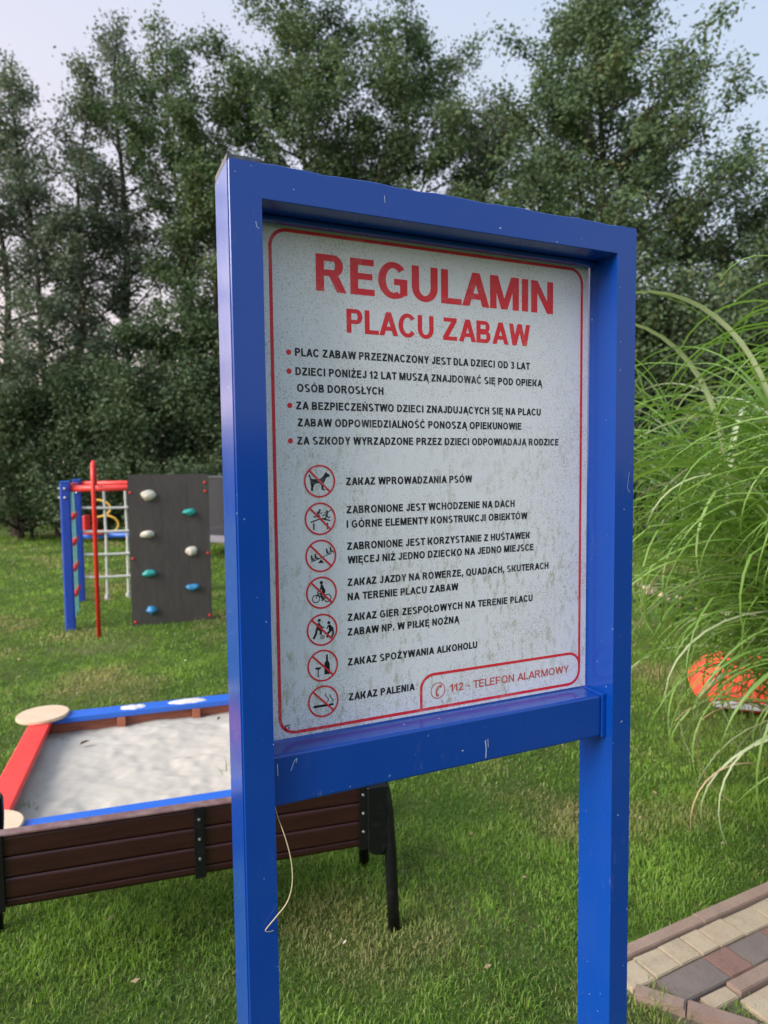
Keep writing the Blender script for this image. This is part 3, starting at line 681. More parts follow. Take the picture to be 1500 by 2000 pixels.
for x in (-0.70, -1.325, -0.115):
    wd = 0.018 if x < -0.2 else 0.016
    bm = bmesh.new(); box(bm, (x - wd, -0.0085, 0.335), (x + wd, -0.0045, 0.588 if x < -0.2 else 0.58), 0.001, 1); st = obj('bracket', bm, mBlack, bench)
    for z in (0.405, 0.475, 0.545):
        bm = bmesh.new(); bmesh.ops.create_cone(bm, cap_ends=True, segments=10, radius1=0.0055, radius2=0.0035, depth=0.005, matrix=Matrix.Translation((x, -0.0112, z)) @ Matrix.Rotation(PI / 2, 4, 'X'))
        obj('bolt', bm, mBolt, st)
for (x, sgn) in ((-0.035, 1), (-1.415, -1)):
    bm = bmesh.new()
    ol = [(-0.100, 0.572), (-0.100, 0.335), (-0.088, 0.316), (-0.062, 0.308), (-0.040, 0.318), (-0.026, 0.345), (-0.022, 0.572)]
    m0 = bm.verts
    a = [bm.verts.new((x + 0.035 + (px * sgn if sgn > 0 else -px - 0.0), -0.016, z)) for px, z in ol] if sgn > 0 else [bm.verts.new((x - 0.035 - px, -0.016, z)) for px, z in ol]
    b = [bm.verts.new((v.co.x, 0.045, v.co.z)) for v in a]
    bm.faces.new(a); bm.faces.new(b[::-1])
    for i in range(len(a)): bm.faces.new((a[i], b[i], b[(i + 1) % len(a)], a[(i + 1) % len(a)]))
    bmesh.ops.recalc_face_normals(bm, faces=bm.faces)
    bmesh.ops.bevel(bm, geom=list(bm.edges), offset=0.003, segments=1, affect='EDGES')
    obj('side_plate', bm, mBlack, bench)
    # bent side frame: rear leg, armrest, front leg
    ex = x + 0.035 * sgn
    pts = [(ex, 0.0, 0.0), (ex - .004 * sgn, 0.0, 0.15), (ex - .010 * sgn, 0.002, 0.32), (ex - .018 * sgn, 0.006, 0.46), (ex - .026 * sgn, 0.022, 0.535), (ex - .03 * sgn, 0.060, 0.566), (ex - .03 * sgn, 0.12, 0.572)]
    bm = bmesh.new(); tube(bm, pts, 0.0235, 12); obj('rear_leg', bm, mBlack, bench, True)
    bm = bmesh.new(); tube(bm, [(ex - .03 * sgn, 0.1205, 0.572), (ex - .03 * sgn, 0.30, 0.572), (ex - .03 * sgn, 0.365, 0.562)], [0.024, 0.024, 0.0235], 12); obj('armrest', bm, mBlack, bench, True)
    bm = bmesh.new(); tube(bm, [(ex - .03 * sgn, 0.3655, 0.562), (ex - .03 * sgn, 0.405, 0.53), (ex - .026 * sgn, 0.42, 0.47), (ex - .01 * sgn, 0.43, 0.25), (ex, 0.437, 0.0)], 0.0225, 12); obj('front_leg', bm, mBlack, bench, True)
    bm = bmesh.new(); box(bm, (ex - .045 * sgn if sgn > 0 else ex + .02, 0.03, 0.278), (ex - .02 if sgn > 0 else ex + .045, 0.425, 0.303), 0.003); obj('seat_support', bm, mBlack, bench)

# ------------------------------------------------------------------ SANDBOX
box_ = thing('sandbox', 'square wooden sandbox with blue and red rails and round pale corner seats', 'sandbox', (SB_N.x, SB_N.y, 0), SB_A)
mWoodIn = Mat('stained_board', (0.38, 0.13, 0.07), 0.6); mWoodIn.mix(mWoodIn.rng(mWoodIn.noise(30, 4, stretch=(0.3, 0.3, 2)), 0.4, 0.7), (0.27, 0.085, 0.05)); mWoodIn = mWoodIn.m
mDisc = Mat('pale_plywood', (0.62, 0.47, 0.33), 0.6); mDisc.mix(mDisc.rng(mDisc.noise(14, 5, stretch=(0.4, 2, 1)), 0.4, 0.7, 0, .6), (0.72, 0.58, 0.43)); mDisc.mix(mDisc.rng(mDisc.noise(60, 2), 0.72, 0.76), (0.12, 0.09, 0.06)); mDisc = mDisc.m
S = SB_S; RW = 0.118; RZ0, RZ1 = 0.252, 0.288
def rail(lo, hi, m):
    bm = bmesh.new(); box(bm, lo, hi, 0.006, 2); return obj('rail', bm, m, box_)
rail((0.06, -RW / 2, RZ0), (S - 0.06, RW / 2, RZ1), mBlueToy)
rail((0.06, S - RW / 2, RZ0), (S - 0.06, S + RW / 2, RZ1), mBlueToy)
rail((-RW / 2, 0.06, RZ0), (RW / 2, S - 0.06, RZ1), mRedToy)
rail((S - RW / 2, 0.06, RZ0), (S + RW / 2, S - 0.06, RZ1), mRedToy)
for x in (0, S):
    for y in (0, S):
        bm = bmesh.new(); bmesh.ops.create_cone(bm, cap_ends=True, segments=40, radius1=0.145, radius2=0.145, depth=0.020, matrix=Matrix.Translation((x, y, 0.2995)))
        es = [e for e in bm.edges if len(e.link_faces) == 2 and abs(e.verts[0].co.z - e.verts[1].co.z) < 1e-4]
        bmesh.ops.bevel(bm, geom=es, offset=0.004, segments=2, affect='EDGES'); obj('corner_seat', bm, mDisc, box_)
        bm = bmesh.new(); box(bm, (x - 0.04, y - 0.04, -0.02), (x + 0.04, y + 0.04, 0.289), 0.004); obj('corner_post', bm, mWoodIn, box_)
for k in range(2):
    z0, z1 = 0.0 + k * 0.126, 0.124 + k * 0.126
    for a, b in (((0.042, -0.016, z0), (S - .042, 0.016, z1)), ((0.042, S - .016, z0), (S - .042, S + .016, z1)), ((-.016, 0.042, z0), (.016, S - .042, z1)), ((S - .016, 0.042, z0), (S + .016, S - .042, z1))):
        bm = bmesh.new(); box(bm, a, b, 0.004); obj('side_board', bm, mWoodIn, box_)
for u in (0.44, 0.88):
    for v0, v1 in ((0.0165, 0.060), (S - 0.0600, S - 0.0165)):
        bm = bmesh.new(); box(bm, (u - 0.024, v0, 0.0), (u + 0.024, v1, 0.2515 if v0 < .1 else 0.2515), 0.003); obj('stiffener', bm, mWoodIn, box_)
# sand
M = Mat('pale_sand', (0.475, 0.445, 0.395), 0.95, spec=0.15)
M.mix(M.rng(M.noise(240, 3), 0.55, 0.75, 0, 0.4), (0.40, 0.37, 0.33)); M.mix(M.rng(M.noise(9, 5), 0.40, 0.7, 0, 0.35), (0.52, 0.49, 0.445))
M.bump(M.noise(180, 4), 0.5, 0.004); mSand = M.m
M = Mat('lit_sand', (0.62, 0.60, 0.56), 0.95, spec=0.1); M.mix(M.rng(M.noise(200, 3), 0.55, 0.75, 0, 0.4), (0.55, 0.52, 0.47)); mSandLit = M.m  # same sand as in the box, its overexposed brightness painted into the colour
n = 150; V = []; 
prnts = [(random.Random(i).uniform(0.1, S - .1), random.Random(i + 99).uniform(0.1, S - .1), random.Random(i + 7).uniform(0.04, 0.085)) for i in range(46)]
for j in range(n + 1):
    for i in range(n + 1):
        u = 0.018 + (S - .036) * i / n; v = 0.018 + (S - .036) * j / n
        z = 0.178 + 0.020 * noise.noise(Vector((u * 2.2, v * 2.6, 3))) + 0.006 * noise.noise(Vector((u * 7, v * 9, 8))) + 0.0035 * noise.noise(Vector((u * 19, v * 24, 1)))
        for (a, b, q) in prnts:
            d2 = ((u - a) ** 2 * 0.6 + (v - b) ** 2 * 1.4) / (q * q)
            if d2 < 6: z += -0.005 * math.exp(-d2 * 1.4) + 0.0025 * math.exp(-(math.sqrt(d2) - 1.25) ** 2 * 5)
        z += 0.018 * (v / S) ** 2
        V.append((u, v, min(z, 0.247)))
F = [(j * (n + 1) + i, j * (n + 1) + i + 1, (j + 1) * (n + 1) + i + 1, (j + 1) * (n + 1) + i) for j in range(n) for i in range(n)]
o = link('sand', np_mesh('sand', np.array(V), np.array(F), [mSand], smooth=True), None, (SB_N.x, SB_N.y, 0), (0, 0, SB_A))
tag(o, 'pale trampled sand filling the sandbox', 'sand', kind='stuff')
# spilled sand on the far rail
for i, (u, wd, hh, lab) in enumerate(((0.50, 0.085, 0.011, 'smaller patch of bright-lit sand spilled on the far blue rail, nearer the corner seat'), (0.83, 0.125, 0.013, 'larger patch of bright-lit sand spilled on the far blue rail, nearer the sign post'))):
    bm = bmesh.new(); m_ = 26; grid = []
    for b in range(m_ + 1):
        for a in range(m_ + 1):
            x = -1 + 2 * a / m_; y = -1 + 2 * b / m_
            k = max(0, 1 - math.hypot(x, y) - 0.35 * noise.noise(Vector((x * 2, y * 2, i * 5.))))
            grid.append(bm.verts.new((x * wd, y * 0.05, -0.003 + hh * min(1, k * 1.6) + 0.002 * noise.noise(Vector((x * 9, y * 9, 0))))))
    for b in range(m_):
        for a in range(m_): bm.faces.new([grid[q] for q in (b * (m_ + 1) + a, b * (m_ + 1) + a + 1, (b + 1) * (m_ + 1) + a + 1, (b + 1) * (m_ + 1) + a)])
    p = sb(u, S - 0.002, RZ1 + 0.0005); tag(obj('sand_heap', bm, mSandLit, None, True, loc=p, rot=(0, 0, SB_A)), lab, 'sand heap')
mLeafDead = Mat('dead_leaf', (0.10, 0.055, 0.03), 0.8).m
def leafbit(loc, size, rz, label, name='dead_leaf'):
    bm = bmesh.new(); pts = [(0, 0), (0.35, 0.28), (0.8, 0.22), (1.2, 0.0), (0.8, -0.25), (0.3, -0.24)]
    vs = [bm.verts.new((x * size, y * size, 0.18 * size * abs(y) * 3 + 0.1 * size * x)) for x, y in pts]
    bm.faces.new((vs[0], vs[1], vs[2], vs[3])); bm.faces.new((vs[0], vs[3], vs[4], vs[5]))
    for v in list(bm.verts): pass
    bmesh.ops.solidify(bm, geom=bm.faces[:], thickness=0.001)
    tag(obj(name, bm, mLeafDead, None, loc=loc, rot=(0.2, -0.2, rz)), label, 'dead leaf')
leafbit(sb(0.23, 1.05, 0.205), 0.05, 0.4, 'curled brown dead leaf on the sand near the red rail')
leafbit(sb(1.0, 1.16, 0.215), 0.028, 1.4, 'tiny brown dead leaf on the sand near the far blue rail')
for i, (u, v, nn, h, lab) in enumerate(((0.99, 0.50, 3, 0.10, 'two or three long green grass shoots sticking out of the open sand'), (1.15, 0.30, 3, 0.13, 'green grass shoots growing from the sand beside the sign post'), (0.085, 0.14, 26, 0.08, 'weedy grass tuft growing from the sand at the near red rail corner'), (0.085, 0.42, 20, 0.06, 'thin weeds along the inner edge of the red rail'), (0.10, 1.20, 16, 0.05, 'sparse weeds in the sandbox corner below the far round seat'))):
    tag(link('grass_tuft', tuft_mesh('grass_tuft', nn, 0.012 if nn < 5 else 0.035, h, 0.006 if nn < 5 else 0.004, 70 + i, [mBlade]), None, sb(u, v, 0.17)), lab, 'grass tuft', kind='stuff')

# ------------------------------------------------------------------ CLIMBING FRAME
A = Vector((-3.47, 7.42, 0)); B = Vector((-4.10, 9.10, 0)); e2 = (B - A).normalized(); e1 = Vector((e2.y, -e2.x, 0))
fr = thing('climbing_frame', 'playground climbing frame with blue posts, red beams, rope net and dark climbing wall', 'climbing frame', A, math.atan2(e1.y, e1.x))
def cpost(x, y, h, r=0.052):
    bm = bmesh.new(); box(bm, (x - r, y - r, -0.05), (x + r, y + r, h), 0.018, 3); p = obj('post', bm, mBlueDark, fr)
    bm = bmesh.new(); box(bm, (x - r - .003, y - r - .003, h + .0005), (x + r + .003, y + r + .003, h + 0.02), 0.012, 3); obj('post_cap', bm, mBlueToy, p)
    for (dx, z) in ((-r - .006, h - .06), (-r - .006, h - .16)):
        for ax in (0, 1):
            bm = bmesh.new(); mt = Matrix.Translation((x + dx, y, z)) @ Matrix.Rotation(PI / 2, 4, 'Y') if ax == 0 else Matrix.Translation((x, y + dx, z)) @ Matrix.Rotation(PI / 2, 4, 'X')
            bmesh.ops.create_uvsphere(bm, u_segments=10, v_segments=6, radius=0.015, matrix=mt); obj('bolt', bm, mBolt, p)
L1, L2 = 1.50, (B - A).length
for x, y in ((0, 0), (0, L2), (L1 - .06, 0.0), (L1, L2)): cpost(x, y, 1.62)
def beam(p, q, z, r=0.034, m=mRedToy):
    bm = bmesh.new(); tube(bm, [(p[0], p[1], z), (q[0], q[1], z)], r, 12); return obj('beam', bm, m, fr, True)
beam((0.053, 0), (L1 - .113, 0.0), 1.555); beam((0.053, L2), (L1 - .053, L2), 1.575); beam((0, 0.053), (0, L2 - .053), 1.565); beam((L1 - .055, 0.06), (L1, L2 - .053), 1.565)
# sliding pole with a bent top reaching back to the front beam
bm = bmesh.new(); loc = lambda x, y, z: (x, y, z)
px, py = 0.305, -0.50
tube(bm, [(px, py, -0.02), (px, py, 1.66), (px, py + .03, 1.76), (px, py + .10, 1.825), (px, py + .19, 1.84), (px, py + .30, 1.79), (px, py + .40, 1.69), (px, py + .47, 1.60)], 0.0215, 12); obj('sliding_pole', bm, mRedPole, fr, True)
# climbing wall
wall_bm = bmesh.new(); WX0, WX1, WH, WT = 0.635, 1.515, 1.70, 0.022
ol = [(WX0, 0.0), (WX1, 0.0), (WX1, WH), (WX0 + 0.05, WH), (WX0 + .012, WH - .02), (WX0, WH - 0.06)]
vf = [wall_bm.verts.new((x, -0.082, z)) for x, z in ol]; vb = [wall_bm.verts.new((x, -0.082 + WT, z)) for x, z in ol]
wall_bm.faces.new(vf); wall_bm.faces.new(vb[::-1])
for i in range(len(ol)): wall_bm.faces.new((vf[i], vb[i], vb[(i + 1) % len(ol)], vf[(i + 1) % len(ol)]))
bmesh.ops.recalc_face_normals(wall_bm, faces=wall_bm.faces)
M = Mat('wall_board', (0.060, 0.052, 0.052), 0.55); M.mix(M.rng(M.noise(12, 5, stretch=(3, 3, 0.5)), 0.35, 0.75), (0.085, 0.075, 0.072)); M.mix(M.rng(M.noise(5, 4, stretch=(6, 6, 0.4)), 0.60, 0.75, 0, 0.5), (0.035, 0.03, 0.03)); M.bump(M.noise(300, 2), 0.2, 0.002)
wallp = obj('climbing_wall', wall_bm, M.m, fr)
mHold = {'w': Mat('hold_white', (0.62, 0.58, 0.50), 0.6).m, 't': Mat('hold_teal', (0.03, 0.33, 0.32), 0.5).m, 'b': Mat('hold_blue', (0.04, 0.25, 0.50), 0.5).m}
for i, (fx, fz, c, sx, sz, nm) in enumerate(((.25, .135, 'w', .075, .058, 'cream'), (.75, .26, 't', .082, .048, 'teal'), (.22, .395, 'w', .075, .045, 'cream'), (.76, .52, 'w', .068, .058, 'cream'), (.235, .655, 't', .075, .040, 'teal'), (.76, .77, 'b', .078, .042, 'blue'), (.24, .905, 'b', .062, .046, 'blue'))):
    bm = bmesh.new(); bmesh.ops.create_icosphere(bm, subdivisions=3, radius=1)
    for v in bm.verts:
        k = 1 + 0.28 * noise.noise(v.co * 1.6 + Vector((i * 4.3, 2, 1))); v.co *= k
        if i in (1, 5, 6) and v.co.z < 0: v.co.x *= max(0.25, 1 + v.co.z * 0.8)
        v.co.x *= sx; v.co.z *= sz; v.co.y *= 0.05
    obj('climbing_hold', bm, mHold[c], wallp, True, loc=(WX0 + fx * (WX1 - WX0), -0.084, WH * (1 - fz)))
for fx, z in ((.03, 1.50), (.95, 1.60), (.95, 1.50), (.965, .78), (.035, .76), (.04, .04), (.965, .05)):
    bm = bmesh.new(); bmesh.ops.create_uvsphere(bm, u_segments=10, v_segments=6, radius=0.016, matrix=Matrix.Translation((WX0 + fx * (WX1 - WX0), -0.085, z)) @ Matrix.Diagonal((1, .6, 1, 1))); obj('bolt', bm, mRedPole, wallp, True)
# rope net in the rear bay
mRope = Mat('pale_rope', (0.62, 0.63, 0.60), 0.8).m; mRopeT = Mat('teal_rope', (0.10, 0.34, 0.33), 0.7).m
net = obj('rope_net', bmesh.new(), mRope, fr); bm = bmesh.new()
ring = [(1.4, L2, 1.535), (0.36, L2, 1.535)]
tube(bm, [(0.08, L2, 1.536), (0.7, L2, 1.533), (1.42, L2, 1.536)], 0.008, 8); bm.to_mesh(net.data); bm.free()
for x in (0.33, 0.60, 0.89, 1.18):
    bm = bmesh.new(); tube(bm, [(x, L2 + .004, 1.535), (x + .01, L2 + .004, 0.9), (x, L2 + .004, 0.07)], 0.017, 8); obj('rope', bm, mRope, net)
    bm = bmesh.new(); bmesh.ops.create_cone(bm, cap_ends=True, segments=10, radius1=0.045, radius2=0.03, depth=0.07, matrix=Matrix.Translation((x, L2, 0.035))); obj('anchor', bm, mBolt, net)
for z in (1.255, 0.935, 0.625, 0.315):
    bm = bmesh.new(); tube(bm, [(0.053, L2 - .012, z), (0.35, L2 - .012, z - .012), (0.8, L2 - .012, z - .015), (L1 - .053, L2 - .012, z)], 0.017, 8); obj('rope', bm, mRope, net)
    bm = bmesh.new(); bmesh.ops.create_uvsphere(bm, u_segments=8, v_segments=6, radius=0.024, matrix=Matrix.Translation((0.066, L2 - .012, z))); obj('knot', bm, mRope, net)
# rope ladder in the left bay
lad = obj('rope_ladder', bmesh.new(), mRopeT, fr); bm = bmesh.new(); tube(bm, [(0, .50, 1.53), (0, 0.70, 1.528), (0, 0.92, 1.53)], 0.009, 8); bm.to_mesh(lad.data); bm.free()
for y in (0.54, 0.88):
    bm = bmesh.new(); tube(bm, [(0.02, y, 1.53), (0.03, y, 0.8), (0.025, y, 0.04)], 0.011, 8); obj('rope', bm, mRopeT, lad)
for z in (1.22, 0.92, 0.62, 0.32):
    bm = bmesh.new(); tube(bm, [(0.028, 0.47, z), (0.028, 0.95, z)], 0.016, 10)
    for y in (0.50, 0.92): bmesh.ops.create_uvsphere(bm, u_segments=10, v_segments=8, radius=0.036, matrix=Matrix.Translation((0.028, y, z)) @ Matrix.Diagonal((.8, .8, 1.25, 1)))
    obj('rung', bm, mRedToy, lad, True)

# ------------------------------------------------------------------ SEESAW behind the frame
ss = thing('seesaw', 'seesaw with blue beam, red seat and yellow hoop handles behind the climbing net', 'seesaw', (-3.98, 11.3, 0), rad(4))
bm = bmesh.new(); tube(bm, [(-1.12, 0, 0.67), (1.02, 0, 0.69)], 0.04, 10); obj('beam', bm, mBlueToy, ss, True)
bm = bmesh.new(); box(bm, (-0.14, -0.14, -0.02), (0.14, 0.14, 0.62), 0.03, 2); obj('stand', bm, mBlueDark, ss)
for sgn, x in ((1, -0.80), (-1, 0.75)):
    z = 0.66 if sgn > 0 else 0.70
    bm = bmesh.new(); box(bm, (x - .17, -.15, z + .042), (x + .17, .15, z + .10), 0.025, 3); st = obj('seat', bm, mRedToy, ss, True)
    bm = bmesh.new(); box(bm, (x - (.17 if sgn > 0 else -.12), -.12, z + .102), (x - (.12 if sgn > 0 else -.17), .12, z + .36), 0.02, 2); obj('backrest', bm, mRedToy, ss)
    bm = bmesh.new(); xx = x + 0.27 * sgn
    tube(bm, [(xx - .12 * sgn + 0.20 * sgn * math.sin(a), 0.06, z + 0.04 + 0.15 - 0.15 * math.cos(a)) for a in [PI * k / 14 for k in range(15)]], 0.017, 8, False); obj('handle', bm, mYellow, ss, True)
    bm = bmesh.new(); tube(bm, [(xx - .22 * sgn + 0.22 * sgn * math.sin(a), -0.06, z + 0.33 + 0.14 - 0.14 * math.cos(a)) for a in [PI * k / 14 for k in range(15)]], 0.017, 8, False); obj('handle', bm, mYellow, ss, True)
    bm = bmesh.new(); tube(bm, [(xx - .25 * sgn, -0.06, z + .04), (xx - .22 * sgn, -.06, z + .34)], 0.018, 8); obj('handle_stem', bm, mRedPole, ss)

# ------------------------------------------------------------------ TRAMPOLINE
tr = thing('trampoline', 'dark round trampoline with black safety net behind the climbing wall', 'trampoline', (-2.45, 14.3, 0))
RT = 1.5; mPad = Mat('pad_grey', (0.13, 0.13, 0.17), 0.5).m; mMat = Mat('jump_mat', (0.015, 0.015, 0.018), 0.7).m
M = Mat('safety_net', (0.03, 0.032, 0.04), 0.8)
tcn = M.n('ShaderNodeBsdfTransparent'); mxs = M.n('ShaderNodeMixShader'); mxs.inputs[0].default_value = 0.22
M.l(M.b.outputs[0], mxs.inputs[1]); M.l(tcn.outputs[0], mxs.inputs[2]); M.l(mxs.outputs[0], M.t.nodes['Material Output'].inputs[0]); mNet = M.m
circ = lambda r, z, n=40: [(r * math.cos(2 * PI * k / n), r * math.sin(2 * PI * k / n), z) for k in range(n + 1)]
bm = bmesh.new(); tube(bm, circ(RT, 0.44), 0.025, 8, False); obj('frame_ring', bm, mCap, tr, True)
bm = bmesh.new(); bmesh.ops.create_circle(bm, cap_ends=True, segments=40, radius=RT - .22, matrix=Matrix.Translation((0, 0, 0.455))); obj('jumping_mat', bm, mMat, tr)
bm = bmesh.new(); n = 40
for k in range(n):
    ring = []
    for r, z in ((RT - .25, 0.47), (RT + .03, 0.485), (RT + .045, 0.36), (RT + .03, 0.36), (RT + .015, 0.46), (RT - .25, 0.458)): pass
rings = [[bm.verts.new((r * math.cos(2 * PI * k / n), r * math.sin(2 * PI * k / n), z)) for r, z in ((RT - .25, 0.474), (RT + .035, 0.489), (RT + .05, 0.36), (RT + .035, 0.36), (RT + .02, 0.474), (RT - .25, 0.46))] for k in range(n)]
for k in range(n):
    a, b = rings[k], rings[(k + 1) % n]
    for q in range(6): bm.faces.new((a[q], b[q], b[(q + 1) % 6], a[(q + 1) % 6]))
obj('edge_pad', bm, mPad, tr)
bm = bmesh.new(); rings = [[bm.verts.new(p) for p in circ(RT + .01, z)[:-1]] for z in (0.50, 1.60)]
for k in range(n): bm.faces.new((rings[0][k], rings[0][(k + 1) % n], rings[1][(k + 1) % n], rings[1][k]))
obj('safety_net', bm, mNet, tr)
bm = bmesh.new(); tube(bm, circ(RT + .01, 1.605), 0.016, 8, False); obj('top_ring', bm, mCap, tr, True)
for k in range(6):
    a = 2 * PI * k / 6 + .2; x, y = (RT + .06) * math.cos(a), (RT + .06) * math.sin(a)
    bm = bmesh.new(); tube(bm, [(x, y, 0), (x, y, 1.62)], 0.02, 8); obj('net_pole', bm, mCap, tr, True)
    bm = bmesh.new(); x2, y2 = (RT - .06) * math.cos(a), (RT - .06) * math.sin(a); tube(bm, [(x2, y2, 0.0), (x2, y2, 0.415)], 0.02, 8); obj('leg', bm, mCap, tr, True)

# ------------------------------------------------------------------ ORANGE TOY behind the grass
mOr = Mat('orange_fabric', (0.95, 0.085, 0.06), 0.8, spec=0.2); mOr.mix(mOr.rng(mOr.noise(12, 3), 0.5, 0.75), (0.90, 0.17, 0.05)); mOr = mOr.m
mLav = Mat('grey_lavender_band', (0.36, 0.34, 0.42), 0.5); mLav.mix(mLav.rng(mLav.noise(40, 3), 0.4, 0.7), (0.50, 0.52, 0.50)); mLav = mLav.m
cu = thing('fabric_cushion', 'bright orange cushion with pale grey bands lying on the lawn behind the long grass', 'cushion', (2.66, 4.75, 0), rad(-20)); cu.scale = (1.15, 1.0, 0.95)
def slab(u0, u1, m, name, k):
    bm = bmesh.new(); nU, nA = 8, 24; rr = []
    for i in range(nU + 1):
        u = u0 + (u1 - u0) * i / nU; w_ = math.sqrt(max(0.02, 1 - (u / 0.42) ** 4)); ring = []
        for q in range(nA):
            a = 2 * PI * q / nA; ca, sa = math.cos(a), math.sin(a)
            y = 0.24 * w_ * math.copysign(abs(ca) ** 0.7, ca) * k; z = 0.20 + 0.195 * w_ * math.copysign(abs(sa) ** 0.7, sa) * k
            y += 0.02 * noise.noise(Vector((u * 8, y * 8, z * 8))); z += 0.03 * noise.noise(Vector((u * 7, y * 7, 3)))
            ring.append(bm.verts.new((u, y, max(0.0, z))))
        rr.append(ring)
    for a, b in zip(rr, rr[1:]):
        for q in range(nA): bm.faces.new((a[q], a[(q + 1) % nA], b[(q + 1) % nA], b[q]))
    bm.faces.new(rr[0][::-1]); bm.faces.new(rr[-1]); bmesh.ops.recalc_face_normals(bm, faces=bm.faces)
    obj(name, bm, m, cu, True)
slab(-0.42, 0.10, mOr, 'cover', 1.0); slab(0.102, 0.165, mLav, 'grey_band', 0.985); slab(0.167, 0.42, mOr, 'cover', 1.0)
bm = bmesh.new(); 
slabz = [(x, -0.246 - 0.0, 0.10) for x in (-0.30, 0.08)]
box(bm, (-0.28, -0.255, 0.07), (0.02, -0.235, 0.125), 0.008, 2); obj('grey_band', bm, mLav, cu)
bm = bmesh.new(); tube(bm, [(-0.36, -0.255, 0.33), (-0.1, -0.268, 0.24), (0.16, -0.268, 0.14), (0.40, -0.24, 0.06)], 0.006, 6); obj('dark_strap', bm, mBlack, cu)

# ------------------------------------------------------------------ foliage
def leafcloud(name, P, size, rs, mats, tint, aspect=0.55, droop=0.3, parent=None, fold=0.25):
    n = len(P)
    d = rs.normal(0, 1, (n, 3)); d[:, 2] = d[:, 2] * 0.6 - droop; d /= np.linalg.norm(d, axis=1)[:, None]
    q = rs.normal(0, 1, (n, 3)); q[:, 2] *= 0.5; s = np.cross(d, q); s /= np.linalg.norm(s, axis=1)[:, None] + 1e-9
    u = np.cross(d, s); L = size * rs.uniform(0.65, 1.3, n)[:, None]
    V = np.zeros((n, 4, 3))
    V[:, 0] = P; V[:, 2] = P + d * L
    V[:, 1] = P + d * L * 0.5 + s * L * aspect / 2 + u * L * fold * 0.3; V[:, 3] = P + d * L * 0.5 - s * L * aspect / 2 + u * L * fold * 0.3
    b = (np.arange(n) * 4)[:, None]
    F = np.concatenate([b + np.array([[0, 1, 2]]), b + np.array([[0, 2, 3]])])
    me = np_mesh(name, V.reshape(-1, 3), F, mats, {'tint': np.repeat(tint, 4)})
    return link(name, me, parent)

mTreeLeaf = foliage_mat('tree_leaf', (0.050, 0.092, 0.050), (0.130, 0.190, 0.088), 0.62, 0.22, third=(0.16, 0.15, 0.05), gain=(1.1, 1.25, 0.6))
mTreeLeafHaze = foliage_mat('tree_leaf_hazed', (0.080, 0.115, 0.088), (0.165, 0.205, 0.145), 0.65, 0.22, third=(0.17, 0.15, 0.06), gain=(1.1, 1.2, 0.7))  # lens-flare haze painted in as a greyer, lighter leaf colour
mShrubLeaf = foliage_mat('shrub_leaf', (0.045, 0.078, 0.046), (0.12, 0.17, 0.088), 0.62, 0.2)
M = Mat('bark', (0.055, 0.045, 0.038), 0.9, spec=0.1); M.mix(M.rng(M.noise(18, 5, stretch=(1, 1, 0.25)), 0.4, 0.7), (0.10, 0.085, 0.07)); M.bump(M.noise(30, 5, stretch=(1, 1, 0.3)), 0.6, 0.02); mBark = M.m

def interp(prof, f):
    for (a, ra), (b, rb) in zip(prof, prof[1:]):
        if a <= f <= b: return ra + (rb - ra) * (f - a) / (b - a + 1e-9)
    return prof[-1][1] if f > prof[-1][0] else 0.0

